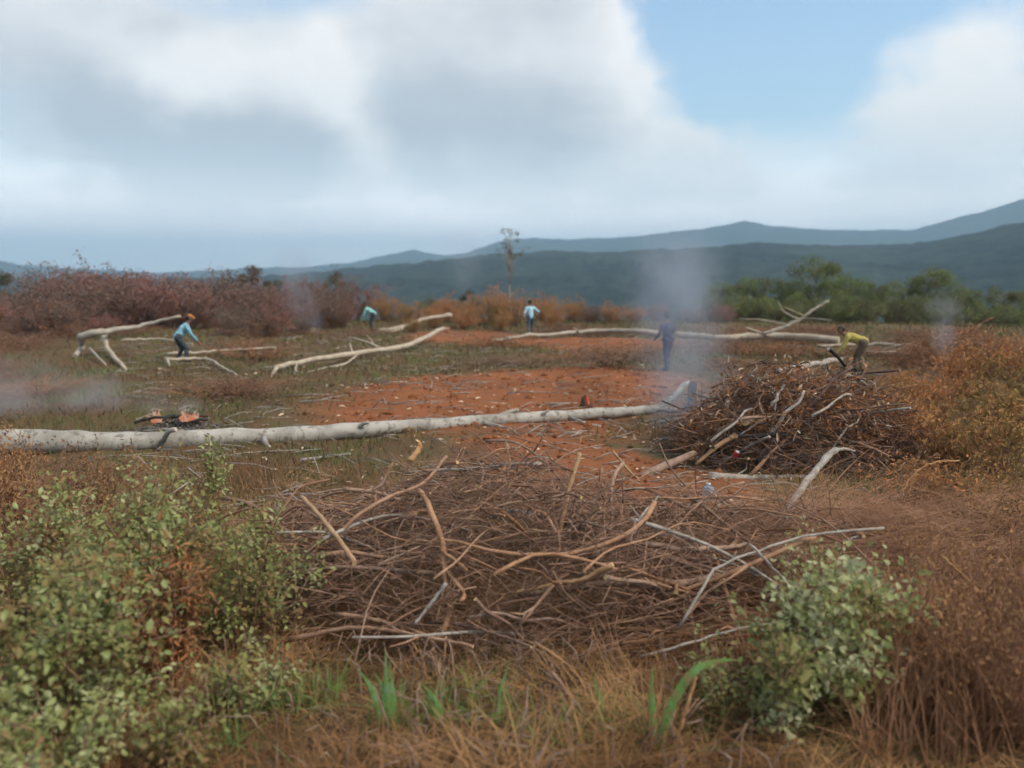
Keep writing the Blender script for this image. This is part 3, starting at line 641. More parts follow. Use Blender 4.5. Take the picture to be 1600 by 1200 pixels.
shrub('leafy_shrub', 'low green shrub right in the bottom left corner, nearest of all', gl(70, 3.75), .62, .50, 1500, 200, M['leaf'], (.055, .035), 16, 33)
shrub('leafy_shrub', 'small green shrub at the bottom edge between the corner shrub and the dry grass', gl(265, 4.15), .3, .42, 700, 120, M['leaf'], (.045, .03), 10, 34)
shrub('withered_fern', 'rust orange withered fern hanging among the green shrubs at left', gl(245, 4.95), .34, .95, 1100, 150, M['rust'], (.075, .022), 12, 31, 'fern')
shrub('withered_fern', 'small rust brown fern topping the shrub left of the heap', gl(285, 5.6), .2, 1.0, 300, 60, M['rust'], (.06, .02), 6, 32, 'fern')
random.seed(99); rng = np.random.default_rng(99)

# ------------------------------------------------------------------ dead shrubs and scrub
def dead_shrub_mesh(h, w, n, r, seed, leafn, lmat, leafsize):
    random.seed(seed); mb = MB(); pts_all = []
    for s in range(n):
        a = random.uniform(0, 6.28); rr = random.random() ** .6 * w; hh = h * random.uniform(.5, 1.05) * (1 - .3 * (rr / w) ** 2)
        p0 = Vector((math.cos(a) * rr * .3, math.sin(a) * rr * .3, -.05)); p2 = Vector((math.cos(a) * rr, math.sin(a) * rr, hh))
        pts = spline([p0, p0.lerp(p2, .5) + Vector((random.gauss(0, .07 * h), random.gauss(0, .07 * h), .1 * h)), p2], 5)
        mb.tube(pts, [r, r * .85, r * .65, r * .45, r * .2], 4)
        for q in range(4):
            b = pts[random.randint(1, 4)]; d = Vector((random.gauss(0, .22 * w), random.gauss(0, .22 * w), random.gauss(.1 * h, .12 * h)))
            mb.tube([b, b + d * .5 + Vector((0, 0, .02 * h)), b + d], [r * .5, r * .35, r * .15], 3); pts_all += [b + d * .5, b + d, b + d * .8]
    A = np.array([tuple(p) for p in pts_all]); i = rng.integers(0, len(A), leafn)
    P = A[i] + rng.normal(0, .05 * h, (leafn, 3)); P[:, 2] = np.maximum(P[:, 2], .02)
    V, Tt = leaves(P, rng.normal(0, 1, (leafn, 3)) + np.array([0, 0, -.2]), leafsize * rng.uniform(.5, 1.4, leafn), leafsize * .45 * rng.uniform(.5, 1.4, leafn), .3, .5)
    return mb.mesh('stem', M['twig']), np_mesh('foliage', V, Tt, lmat)
def proto(h, w, n, r, seed, leafn, lmat, ls):
    return dead_shrub_mesh(h, w, n, r, seed, leafn, lmat, ls)
def plant(name, label, cat, pair, loc, rz, sc, group=None, stem='stem'):
    root = thing(name, label, cat, loc, rz, group); root.scale = (sc, sc, sc) if not hasattr(sc, '__len__') else sc
    link(stem, pair[0], root); f = link('foliage', pair[1], root); f['kind'] = 'stuff'; return root
D1 = [proto(1.0, .55, 42, .007, s, 900, M['deadleaf'], .05) for s in (201, 202, 203)]
# dry brown brush at right, and at left behind the green shrubs
RS = [(1430, 5.2, .75), (1500, 4.7, .8), (1570, 5.4, .95), (1600, 4.5, .8), (1460, 6.3, .7), (1560, 7.2, .9), (1640, 6.4, 1.0)]
for i, (px, d, s) in enumerate(RS):
    plant('dead_shrub', ['dead brown shrub just right of the pale round-leaved shrub', 'dead brown shrub at the bottom right, nearest the lower corner', 'tall dead shrub at the right edge above the lower corner',
          'dead shrub cut by the right edge at the bottom', 'low dead shrub under the drooping grass stalk at right', 'wide dead shrub behind the dry stalks at the right edge', 'dead shrub cut by the right edge above the dry stalks'][i],
          'shrub', D1[i % 3], gl(px, d), i * 1.3, s)
O1 = [proto(1.0, .7, 40, .010, s, 1300, M['orange'], .075) for s in (211, 212)]
RB = [(1400, 12.5, .85), (1470, 11.2, .9), (1560, 10.4, 1.0), (1440, 15.0, 1.0), (1540, 14.0, 1.1), (1610, 12.8, 1.15), (1500, 18.5, 1.25), (1590, 18, 1.3), (1395, 17.5, .7), (1650, 16, 1.3), (1430, 9.2, .7), (1530, 8.6, .8), (1385, 13.6, .75), (1350, 11.6, .5)]
RBL = ['orange brown dead bush closest to the right end of the smoking heap', 'orange brown dead bush second from the smoking heap, behind the drooping stalk', 'large dead bush in the front of the thicket near the right edge', 'dead bush behind the one closest to the smoking heap', 'dead bush in the middle of the right thicket', 'dead bush of the right thicket cut by the right edge, middle row',
       'tall dead bush at the back of the thicket below the far brown heap', 'tall dead bush at the back of the thicket near the right edge', 'small dead bush standing apart right below the worker in yellow', 'dead bush at the back of the thicket beyond the right edge', 'low dead bush in the open right of the leaning bare trunk', 'low dead bush nearest in the right thicket, behind the flattened stalks', 'dead bush grown into the right flank of the smoking heap', 'lowest dead bush in front of the right flank of the smoking heap']
for i, (px, d, s) in enumerate(RB):
    plant('dead_bush', RBL[i], 'bush', O1[i % 2], gl(px, d), i * 2.1, s, 'dead bushes right of the smoking heap')
LB = [(20, 9.0, .95), (90, 8.4, .9), (160, 8.9, .8), (230, 8.6, .7), (60, 7.4, .85), (-40, 8.2, 1.0), (150, 7.5, .7)]
LBL = ['brown dead bush right under the longest log near the left edge', 'brown dead bush second from the left edge under the longest log', 'brown dead bush under the longest log, third from the left edge', 'low brown dead bush under the longest log beside the fresh sprout', 'brown dead bush directly behind the left green shrubs at the left edge', 'brown dead bush under the longest log cut by the left edge', 'low brown dead bush touching the top of the yellowish green shrub']
for i, (px, d, s) in enumerate(LB):
    plant('dead_bush', LBL[i], 'bush', D1[(i + 1) % 3], gl(px, d), i * 1.7, s * 1.05, 'dead bushes at left under the longest log')
# scrub along the far edge of the clearing
S1 = [proto(1.0, .8, 60, .008, s, 3200, M['scrub'], .055) for s in (221, 222, 223)]
O2 = [proto(1.0, .8, 46, .009, s, 2400, M['orange'], .06) for s in (231, 232)]
k = 0
for row, (d0, d1, ylo, n) in enumerate(((37, 42, 1, 12), (44, 50, 1, 13), (51, 57, 1, 14))):
    for i in range(n):
        px = -70 + (640 * (i + .5) / n) + random.uniform(-18, 18); d = random.uniform(d0, d1)
        if row == 0 and 200 < px < 330 or row < 2 and px > 535: continue
        s = (1.8, 2.8, 3.5)[row] * random.uniform(.6, 1.2) * (1 if px < 420 else .85)
        plant('scrub_bush', 'purple brown bare scrub bush in the band along the far left edge of the clearing', 'bush', S1[k % 3], gl(px, d), random.uniform(0, 6), (s * 1.1, s * 1.1, s), 'scrub bushes along the far left edge')
        k += 1
for px, d, s in [(640, 50, 1.4), (680, 47, 1.2), (730, 46, 1.5), (765, 50, 2.0), (800, 49, 1.9), (860, 48, 1.4), (895, 52, 1.5), (700, 54, 1.6), (840, 54, 1.7), (610, 54, 1.6), (780, 44, 1.0), (650, 42, .8)]:
    plant('scrub_bush', 'orange brown dry bush along the far middle edge of the clearing', 'bush', O2[k % 2], gl(px, d), random.uniform(0, 6), (s * .9, s * .9, s), 'dry bushes along the far middle edge'); k += 1
for px, d, s in [(920, 52, 1.1), (950, 51, 1.2), (985, 53, 1.1), (1020, 54, 1.2), (1075, 52, 1.1), (1120, 53, 1.2)]:
    plant('scrub_bush', 'low reddish bush behind the arched pale log', 'bush', (S1 + O2)[k % 5], gl(px, d), random.uniform(0, 6), s, 'low reddish bushes behind the arched log'); k += 1
GB = [proto(1.0, .8, 40, .009, q, 2600, M['tree'], .075) for q in (251, 252)]
for i, (px, d, sc_, lab) in enumerate([(1110, 56, 1.7, 'green scrub bush just right of the smoke at the far edge'), (1160, 57, 1.9, 'green scrub bush left of the forked grey branch'), (1215, 55, 1.6, 'green scrub bush right behind the forked grey branch'), (1275, 57, 2.0, 'green scrub bush beside the upper tip of the forked grey branch'), (1335, 56, 1.7, 'green scrub bush above the back of the worker in yellow'),
        (1395, 57, 2.1, 'green scrub bush above the right end of the pale logs'), (1455, 56, 1.8, 'green scrub bush behind the smoke puff at far right'), (1520, 57, 2.0, 'green scrub bush behind the far brown heap'), (1580, 56, 1.9, 'green scrub bush near the right edge at the far end'), (690, 57, 1.5, 'green scrub bush among the orange dry bushes left of the slim tree'), (150, 57, 2.4, 'green scrub bush among the purple scrub at far left'), (450, 57, 2.4, 'green scrub bush in the purple scrub near the wisp of smoke')]):
    plant('scrub_bush', lab, 'bush', GB[i % 2], gl(px, d), i * 1.7, (sc_ * 1.2, sc_, sc_), 'green scrub bushes along the far edge')
# brown heap at far right
def heap3_h(x, y):
    c = gl(1500, 24); a = (x - c.x) / 2.3; b = (y - c.y) / 1.8
    return 1.35 * np.clip(1 - (a * a + b * b), 0, 1) ** .7 * (.7 + .6 * fbm(x, y, 61))
c3 = gl(1500, 24)
twig_mass(700, heap3_h, c3.x, c3.y, 2.3, 1.8, .008, .018, .5, 1.5, [M['twig']], 'brushwood', 'brown brush heap at the far right behind the dead bushes', 0, 1.5)

# ------------------------------------------------------------------ trees beyond the clearing
def tree_mesh(h, cw, ch, seed, lmat, nleaf, ls, bark_m, lobes=16, trunk_r=None):
    random.seed(seed); g = np.random.default_rng(seed)
    mb = MB(); tr = trunk_r or h * .018; top = Vector((random.gauss(0, .04 * h), random.gauss(0, .04 * h), h * .93))
    tp = spline([Vector((0, 0, -.3)), Vector((random.gauss(0, .02 * h), 0, h * .4)), top], 9); mb.tube(tp, taper(9, tr, tr * .25), 7)
    P = []
    for i in range(lobes):
        z = h - ch + ch * random.random() ** .9; a = random.uniform(0, 6.28); prof = math.sqrt(max(0.05, 1 - ((z - (h - ch * .55)) / (ch * .6)) ** 2))
        rr = cw * prof * random.uniform(.35, 1); c = Vector((math.cos(a) * rr, math.sin(a) * rr, z))
        b = tp[min(8, max(2, int(8 * (z / h) * .85)))]; mb.tube([b, b.lerp(c, .5) + Vector((0, 0, .04 * h)), c], [tr * .4, tr * .25, tr * .08], 4)
        s = cw * random.uniform(.22, .42); n = nleaf // lobes
        q = g.normal(0, 1, (n, 3)); q /= np.linalg.norm(q, axis=1, keepdims=True); q *= (g.random((n, 1)) ** .5) * s * np.array([1, 1, .7])
        P.append(q + np.array(tuple(c)))
    P = np.concatenate(P); n = len(P)
    V, Tt = leaves(P, g.normal(0, 1, (n, 3)), ls * g.uniform(.6, 1.4, n), ls * .6 * g.uniform(.6, 1.4, n), .3, .3)
    return mb.mesh('trunk', bark_m), np_mesh('crown', V, Tt, lmat)
def tree(label, pair, loc, rz, sc, group=None, name='tree'):
    root = thing(name, label, 'tree', loc, rz, group); root.scale = (sc, sc, sc)
    link('trunk', pair[0], root); f = link('crown', pair[1], root); f['kind'] = 'stuff'; return root
T1 = [tree_mesh(5.4, 2.1, 5.2, s, M['tree'], 11000, .13, M['greystick'], 60) for s in (301, 302, 303)]
T2 = [tree_mesh(5.4, 1.7, 4.9, s, M['fargreen'], 7000, .16, M['greystick'], 40) for s in (311, 312)]
RT = [(1118, 68, .80, 'low dull tree just right of the rising smoke'), (1165, 70, .95, 'green tree between the smoke and the forked grey branch'), (1212, 66, .80, 'green tree straight behind the forked grey branch'), (1262, 64, 1.12, 'tallest bushy green tree in the right row, above the upper tip of the forked branch'),
      (1312, 68, .95, 'bushy green tree right of the tallest one in the right row'), (1350, 62, .72, 'low bushy tree above the worker in yellow'), (1392, 66, .90, 'bushy tree right of the worker in yellow'), (1440, 63, 1.02, 'broad bushy green tree behind the puff of smoke at far right'), (1492, 68, .85, 'bushy tree behind the brown brush heap at far right'),
      (1545, 64, .85, 'bushy tree right of the far brown brush heap'), (1600, 66, .95, 'bushy tree cut by the right edge'), (1235, 59, .5, 'low green bush-like tree left below the tallest right tree'), (1305, 58, .5, 'low green bush-like tree right below the tallest right tree'), (1415, 58, .5, 'low green bush-like tree behind the thick pale log at right'), (1650, 62, .9, 'bushy tree beyond the right edge'), (1185, 59, .42, 'lowest green bush-like tree behind the pale log by the smoke')]
for i, (px, d, s, lab) in enumerate(RT):
    p = gl(px, d); p.z -= .3; tree(lab, T1[i % 3], p, i * 1.9, s, 'bushy trees beyond the logs at right')
for i, (px, d, s, lab) in enumerate([(165, 66, .86, 'dull rounded tree rising above the purple scrub at far left'), (205, 66, .84, 'dull low tree right of the highest one above the purple scrub'), (405, 66, .92, 'dark tree above the scrub where smoke drifts at left'),
        (440, 70, .82, 'thin dark tree right of the smoke at left'), (535, 66, .8, 'dark tree above the worker in teal'), (490, 70, .78, 'dull tree between two taller ones above the scrub'), (20, 64, 1.1, 'dark tree at the far left edge above the scrub'), (735, 70, .6, 'green bush-like tree left of the slim pale trunk')]):
    tree(lab, T2[i % 2], gl(px, d), i * 1.1, s)
slim = tree_mesh(5.6, .85, 1.8, 321, M['fargreen'], 520, .09, M['log2'], 26, .045)
tree('slim tree with pale bare trunk and small tufted crown standing against the hills', slim, gl(799, 52), .4, 1.08, None, 'slim_tree')

# ------------------------------------------------------------------ grasses
def scatter(n, d0, d1, px0=-150, px1=1750, pw=1.0):
    d = d0 + (d1 - d0) * rng.random(n) ** pw; px = rng.uniform(px0, px1, n); x = (px - 800) / F * d * 1.01
    return x, d
x, y = scatter(90000, 8.0, 56, pw=1.35); keep = rng.random(len(x)) > dirt_mask(x, y) * .985
x, y = x[keep], y[keep]; green = fbm(x * .25, y * .25, 77)
keep = rng.random(len(x)) < .25 + 1.1 * sstep(green, .35, .6); x, y = x[keep], y[keep]
P = np.stack([x, y, ground_h(x, y) - .01], 1); H = rng.uniform(.05, .22, len(x)) * (1 + y / 60)
V, Tt = blades(P, H, .008 + y * .0009, .5, .6, 2)
tag(link('meadow_grass', np_mesh('meadow_grass', V, Tt, M['meadow'])), 'short rough green and brown grass over the clearing', None, None, 'stuff')
# straw in the foreground
x, y = scatter(15000, 3.6, 6.4, -100, 1700); P = np.stack([x, y, ground_h(x, y) - .01], 1)
cl = .35 + 1.0 * sstep(fbm(x * 1.1, y * 1.1, 91), .3, .7)
V, Tt = blades(P, rng.uniform(.12, .55, len(x)) * cl, rng.uniform(.003, .012, len(x)), 1.3, .9, 4)
tag(link('dry_grass', np_mesh('dry_grass', V, Tt, M['straw'])), 'dry straw coloured grass at the near edge', None, None, 'stuff')
x, y = scatter(16000, 6.2, 11.5, -100, 1700); keep = rng.random(len(x)) > dirt_mask(x, y) * .9; x, y = x[keep], y[keep]; P = np.stack([x, y, ground_h(x, y) - .01], 1)
V, Tt = blades(P, rng.uniform(.1, .4, len(x)), rng.uniform(.004, .011, len(x)), 1.0, .8, 3)
tag(link('dry_grass', np_mesh('dry_grass', V, Tt, M['straw'])), 'dry brown grass around and behind the foreground heap', None, None, 'stuff')
# mat of dry stalks lying level at right
n = 5200; d = rng.uniform(5.6, 8.8, n); px = rng.uniform(1150, 1760, n); x = (px - 800) / F * d
P = np.stack([x, d, ground_h(x, d) + rng.random(n) * .55 * (1 - sstep(np.abs(d - 7.2), .6, 1.7))], 1)
az_ = rng.normal(0, .35, n) + np.where(rng.random(n) < .5, 0, np.pi)
V, Tt = blades(P, rng.uniform(.35, 1.0, n), rng.uniform(.004, .009, n), 2.6, .7, 4, az_)
tag(link('dry_stalks', np_mesh('dry_stalks', V, Tt, M['pinkstraw'])), 'pinkish dry stalks flattened in a mat at right', None, None, 'stuff')
n = 1500; d = rng.uniform(4.2, 6.0, n); px = rng.uniform(1380, 1760, n); x = (px - 800) / F * d
V, Tt = blades(np.stack([x, d, ground_h(x, d)], 1), rng.uniform(.4, 1.0, n), rng.uniform(.005, .012, n), .35, .3, 4)
tag(link('dry_reeds', np_mesh('dry_reeds', V, Tt, M['pinkstraw'])), 'upright dry reeds at the bottom right', None, None, 'stuff')
# dead leaves and wood chips lying on the earth
x, y = scatter(2600, 9, 40, 250, 1500, 1.2); n = len(x)
V, Tt = leaves(np.stack([x, y, ground_h(x, y) + .015], 1), np.concatenate([rng.normal(0, 1, (n, 2)), rng.normal(0, .08, (n, 1))], 1), rng.uniform(.04, .16, n) * (1 + y / 60), rng.uniform(.015, .04, n) * (1 + y / 40))
tag(link('wood_chips', np_mesh('wood_chips', V, Tt, M['chips'])), 'pale chips and twigs littering the earth', None, None, 'stuff')

SL = [proto(.5, .9, 46, .007, q, 420, M['slash'], .05) for q in (241, 242, 243)]
spots = 0
while spots < 96:
    d = random.uniform(13, 42); px = random.uniform(-60, 1420); x_ = (px - 800) / F * d
    if dirt_mask(np.array([x_]), np.array([d]))[0] > .15 or abs(px - 284) < 60 or abs(px - 1042) < 40 or abs(px - 1340) < 50 and d > 20 or abs(px - 829) < 40 or 85 < px < 225 and d < 36 or 410 < px < 700 and 20 < d < 38 or 230 < px < 400 and 20 < d < 30 or d < 18 and px < 1050: continue
    sc_ = random.uniform(.6, 1.4) * (1 + d / 60)
    plant('slash_heap', 'low spread of brown cut twigs and dead leaves on the turf of the clearing', 'brush', SL[spots % 3], gl(px, d), random.uniform(0, 6), (sc_ * 1.5, sc_, sc_ * .55), 'low spreads of cut twigs about the clearing'); spots += 1
bmc = bmesh.new(); bmesh.ops.create_icosphere(bmc, subdivisions=1, radius=1.0); ico = np.array([tuple(v.co) for v in bmc.verts]); icf = np.array([[v.index for v in f.verts] for f in bmc.faces]); bmc.free()
x, y = scatter(4500, 9, 30, 380, 1150, 1.1); keep = dirt_mask(x, y) > .3 * rng.random(len(x)) + .1; x, y = x[keep], y[keep]; n = len(x)
sz = rng.gamma(1.6, .014, n) + .006
V = (ico[None] * (sz[:, None, None] * rng.uniform(.6, 1.3, (n, 1, 3))) * rng.uniform(.75, 1.2, (n, len(ico), 1)) + np.stack([x, y, ground_h(x, y)], 1)[:, None]).reshape(-1, 3)
Tt = (icf[None] + (np.arange(n) * len(ico))[:, None, None]).reshape(-1, 3)
tag(link('earth_clods', np_mesh('earth_clods', V, Tt, gm)), 'crumbled clods of red earth', None, None, 'stuff')
gx = []; 
for px, d in ((598, 4.6), (675, 4.65), (780, 4.6), (935, 4.6), (1040, 4.45), (890, 4.3), (420, 4.8), (330, 4.4), (1120, 4.6), (740, 4.9), (480, 4.9)):
    m_ = 70; gx.append(np.stack([(px - 800) / F * d + rng.normal(0, .10, m_), d + rng.normal(0, .08, m_)], 1))
gx = np.concatenate(gx); V, Tt = blades(np.stack([gx[:, 0], gx[:, 1], ground_h(gx[:, 0], gx[:, 1]) - .01], 1), rng.uniform(.1, .38, len(gx)), rng.uniform(.004, .014, len(gx)), .5, .8, 4)
tag(link('green_grass', np_mesh('green_grass', V, Tt, M['weed'])), 'thin green grass and weeds among the straw at the bottom edge', None, None, 'stuff')
mb = MB()
for i in range(900):
    d = 9 + 33 * random.random() ** 1.3; px = random.uniform(150, 1450); p = Vector(((px - 800) / F * d, d, 0)); p.z = gz(p.x, p.y) + .02
    L = random.uniform(.2, .9) * (1 + d / 40); a = random.gauss(0, .7); dv = Vector((math.cos(a), math.sin(a), random.gauss(.03, .10))) * L * .5; r = random.uniform(.005, .012) * (1 + d / 30)
    mb.tube([p - dv, p + Vector((random.gauss(0, .05), random.gauss(0, .05), abs(random.gauss(0, .06)))), p + dv], [r, r * .8, r * .4], 4, 0, 0)
tag(mb.build('twig_litter', [M['greystick']]), 'thin grey twigs strewn over the clearing', None, None, 'stuff')
mb = MB()
for i in range(300):
    d = random.uniform(3.9, 5.6); px = random.uniform(380, 1250) if i % 3 else random.choice((640, 700, 790, 850, 1040)) + random.gauss(0, 25); p = Vector(((px - 800) / F * d, d, 0)); p.z = gz(p.x, p.y) - .02
    h = random.uniform(.12, .42); lean = Vector((random.gauss(0, .35), random.gauss(0, .25), 1)).normalized() * h; r = random.uniform(.003, .008)
    mb.tube([p, p + lean * .35 + Vector((random.gauss(0, .01), 0, 0)), p + lean * .7 + Vector((random.gauss(0, .03), 0, 0)), p + lean + Vector((random.gauss(0, .08), random.gauss(0, .05), -.04))], [r, r * .9, r * .8, r * .4], 5, 0, 0)
tag(mb.build('dry_stubble', [M['stick']]), 'tan broken stalks standing in the dry grass at the bottom edge', None, None, 'stuff')

def ribbon(pts, w, mat, name, parent):
    n = len(pts); vs = []; fs = []
    for i, p in enumerate(pts):
        t = (pts[min(i + 1, n - 1)] - pts[max(i - 1, 0)]).normalized(); s = t.cross(Vector((0, -1, .35))).normalized()
        u = i / (n - 1); ww = w * (0.55 + .45 * math.sin(math.pi * min(1, u * 1.2 + .1))) * (1 - u ** 3) + .001; nrm = s.cross(t).normalized()
        vs += [p - s * ww * .5, p + nrm * ww * .12, p + s * ww * .5]
    for i in range(n - 1):
        b = i * 3; fs += [(b, b + 1, b + 4, b + 3), (b + 1, b + 2, b + 5, b + 4)]
    mb = MB(); mb.add(vs, fs); return mb.build(name, mat, parent)
CL = [('tall green grass clump in front of the middle left of the heap', [[(607, 1130), (604, 1070), (602, 1012)], [(598, 1130), (580, 1075), (556, 1042)], [(606, 1125), (600, 1080), (585, 1050)], [(590, 1190), (588, 1160), (592, 1140)], [(610, 1130), (612, 1080), (609, 1030)]], 4.6, .062),
      ('short green grass blade bent left, second clump from the left', [[(690, 1125), (680, 1092), (655, 1065)], [(686, 1122), (676, 1100), (668, 1078)]], 4.6, .05),
      ('upright green grass blade in front of the middle of the heap', [[(772, 1130), (780, 1085), (797, 1032)], [(775, 1130), (779, 1090), (783, 1060)]], 4.6, .05),
      ('short upright green grass blade between the middle and the arching one', [[(938, 1130), (934, 1090), (928, 1042)], [(936, 1130), (940, 1100), (939, 1075)]], 4.6, .042),
      ('arching green grass clump with the longest blade bowed to the right', [[(1030, 1170), (1050, 1100), (1085, 1048), (1125, 1032), (1165, 1032)], [(1022, 1165), (1018, 1100), (1020, 1038)], [(1026, 1190), (1024, 1150), (1016, 1110)]], 4.4, .055),
      ('dark green grass blades at the bottom edge left of the arching clump', [[(872, 1215), (874, 1185), (873, 1160)], [(908, 1215), (910, 1190), (906, 1168)]], 4.3, .045),
      ('dim green grass blades under the left green shrub', [[(415, 1100), (420, 1070), (418, 1030)], [(425, 1100), (430, 1075), (440, 1050)]], 4.8, .045)]
for lab, bl, d, w in CL:
    b0 = at(bl[0][0][0], bl[0][0][1], d); base = Vector((b0.x, d, gz(b0.x, d))); root = thing('grass_clump', lab, 'grass clump', base)
    for pts in bl:
        W = [at(px, py, d - .05 + .04 * i) for i, (px, py) in enumerate(pts)]
        g = Vector((W[0].x * .97 + base.x * .03, d, base.z)); W = ([g] if W[0].z > base.z + .05 else []) + W
        ribbon([p - base for p in spline(W, 12)], w, M['blade'], 'grass_blade', root)

# ------------------------------------------------------------------ people
def capsule(mb, p0, r0, p1, r1, n=10, sy=1.0):
    p0, p1 = Vector(p0), Vector(p1); d = p1 - p0; L = d.length; t = d / L if L > 1e-6 else Vector((0, 0, 1)); pts = []; rr = []
    for a in (1.0, .8, .45): pts.append(p0 - t * r0 * a); rr.append(r0 * math.sqrt(max(0, 1 - a * a)) + .001)
    pts += [p0, p1]; rr += [r0, r1]
    for a in (.45, .8, 1.0): pts.append(p1 + t * r1 * a); rr.append(r1 * math.sqrt(max(0, 1 - a * a)) + .001)
    mb.tube(pts, rr, n)
def blend_mesh(name, caps, mat, parent, vox=.011, smooth=3):
    """overlapping tapered capsules fused into one continuous skin"""
    mb = MB()
    for c in caps: capsule(mb, *c)
    o = mb.build(name, mat, parent)
    m = o.modifiers.new('fuse', 'REMESH'); m.mode = 'VOXEL'; m.voxel_size = vox; m.use_smooth_shade = True
    s = o.modifiers.new('soften', 'SMOOTH'); s.factor = .5; s.iterations = smooth
    dg = bpy.context.evaluated_depsgraph_get(); me = bpy.data.meshes.new_from_object(o.evaluated_get(dg)); old = o.data
    o.modifiers.clear(); o.data = me; me.name = name; bpy.data.meshes.remove(old)
    if name in ('shirt', 'trousers'):
        co = np.empty(len(me.vertices) * 3); me.vertices.foreach_get('co', co); co = co.reshape(-1, 3); nn = np.empty(len(co) * 3); me.vertices.foreach_get('normal', nn); nn = nn.reshape(-1, 3)
        f = fbm(co[:, 0] * 9 + co[:, 2] * 5, co[:, 2] * 13 + co[:, 1] * 11, 3, 3) - .5
        me.vertices.foreach_set('co', (co + nn * f[:, None] * .035).ravel())
    return o
SKIN = plain('skin', (0.20, 0.11, 0.07), .6, .1); HAIR = plain('hair', (.02, .016, .014), .6, .2)
def person(label, loc, rz, lean, shirt, pants, hands, knees=0.10, hipz=.90, stance=.13, stagger=.12, hat=None, height=1.68, long_sleeve=True, headtilt=.5, group='workers clearing the field'):
    s = height / 1.70
    root = thing('person', label, 'person', loc, rz, group); root.scale = (s, s, s)
    ls, lc = math.sin(R(lean)), math.cos(R(lean))
    hip = Vector((0, -.16 * ls, hipz)); up = Vector((0, ls, lc)); chest = hip + up * .34; neck = hip + up * .55
    hd = Vector((0, math.sin(R(lean * headtilt)), math.cos(R(lean * headtilt)))); fw = Vector((0, hd.z, -hd.y))
    head = neck + up * .05 + hd * .16
    sh = [neck - up * .07 + Vector((sx * .185, 0, 0)) for sx in (-1, 1)]; hp = [hip + Vector((sx * .09, 0, -.02)) for sx in (-1, 1)]
    an = [Vector((sx * stance, sx * stagger, .08)) for sx in (-1, 1)]
    kn = [a.lerp(h, .5) + Vector((0, knees, 0)) for a, h in zip(an, hp)]
    body = [(hip, .12, chest, .125), (chest, .125, neck - up * .06, .11), (neck - up * .04, .06, head - hd * .06, .052),
            (head + hd * .02, .092, head + hd * .035 - fw * .015, .095), (head - hd * .05 + fw * .02, .068, head - hd * .07 + fw * .045, .045),
            (head + fw * .09 - hd * .0, .013, head + fw * .108 - hd * .022, .016)]
    for sx in (-1, 1): body.append((head + Vector((sx * .09, 0, 0)) - hd * .01, .014, head + Vector((sx * .097, 0, 0)) + hd * .025, .017))
    shirtc = [(hip + up * .03, .145, chest, .15), (chest, .15, neck - up * .08, .125), (sh[0], .075, sh[1], .075)]; pantc = [(hp[0] + up * .06, .125, hp[1] + up * .06, .125)]
    for i, sx in enumerate((-1, 1)):
        hnd = Vector(hands[i]); mid = (sh[i] + hnd) * .5
        reach = (hnd - sh[i]).length; bend = math.sqrt(max(0, .29 ** 2 - min(reach * .5, .285) ** 2))
        el = mid + Vector((sx * .55, -.75, -.1)).normalized() * bend
        body += [(sh[i], .062, el, .045), (el, .045, hnd, .030)]
        hv = (hnd - el).normalized(); palm = hnd + hv * .06; body.append((hnd, .030, palm, .036))
        side = hv.cross(Vector((sx, 0, .2))).normalized()
        for q, l in enumerate((.062, .075, .07, .052)):
            o = side * (.030 - q * .020); f1 = palm + o + hv * (.02 + l * .5); f2 = f1 + (hv * .6 - Vector((sx * .8, 0, 0))).normalized() * l * .5
            body += [(palm + o, .0105, f1, .0095), (f1, .0095, f2, .0075)]
        body.append((hnd + hv * .02 + side * .03, .012, hnd + hv * .06 + side * .065, .009))
        e2 = el.lerp(hnd, .8) if long_sleeve else sh[i].lerp(el, .8)
        shirtc.append((sh[i], .078, el, .060)) if long_sleeve else shirtc.append((sh[i], .078, e2, .068))
        if long_sleeve: shirtc.append((el, .060, e2, .045))
        body += [(hp[i], .085, kn[i], .058), (kn[i], .056, an[i], .038), (an[i] - Vector((0, 0, .03)), .040, an[i] + Vector((0, .13, -.045)), .032)]
        pantc += [(hp[i], .112, kn[i], .078), (kn[i], .076, an[i] + Vector((0, 0, .03)), .066)]
        capb = [(an[i] + Vector((0, -.03, -.035)), .052, an[i] + Vector((0, .15, -.045)), .044), (an[i] + Vector((0, 0, -.03)), .055, an[i] + Vector((0, 0, .05)), .052)]
        blend_mesh('boot', capb, M['char'], root, .014)
    blend_mesh('body', body, SKIN, root, .0085, 2)
    blend_mesh('shirt', shirtc, shirt, root, .013); blend_mesh('trousers', pantc, pants, root, .013)
    blend_mesh('hair', [(head + hd * .05 - fw * .03, .092, head + hd * .02 - fw * .045, .09), (head + hd * .06 + fw * .015, .075, head + hd * .06 - fw * .03, .085)], HAIR, root, .012)
    for sx in (-1, 1):
        mb = MB(); e = head + fw * .086 + Vector((sx * .034, 0, 0)) + hd * .008; capsule(mb, e, .010, e + Vector((sx * .004, 0, 0)), .010, 8); mb.build('eye', HAIR, root)
    mb = MB(); e = head + fw * .088 - hd * .058; capsule(mb, e - Vector((.02, 0, 0)), .006, e + Vector((.02, 0, 0)), .006, 6); mb.build('mouth', plain('lips', (.16, .06, .05)), root)
    if hat is not None:
        mb = MB(); b = head + hd * .055 - fw * .01; q = [b, b + hd * .05, b + hd * .085, b + hd * .10]; mb.tube(q, [.108, .100, .08, .03], 16)
        h = mb.build('cap', hat, root); mb = MB(); mb.tube([b + fw * .06, b + fw * .13, b + fw * .17 - hd * .01], [.07, .06, .02], 10); mb.build('cap_peak', hat, h)
    return root
def stand(px, py): p = gp(px, py); p.z = gz(p.x, p.y); return p
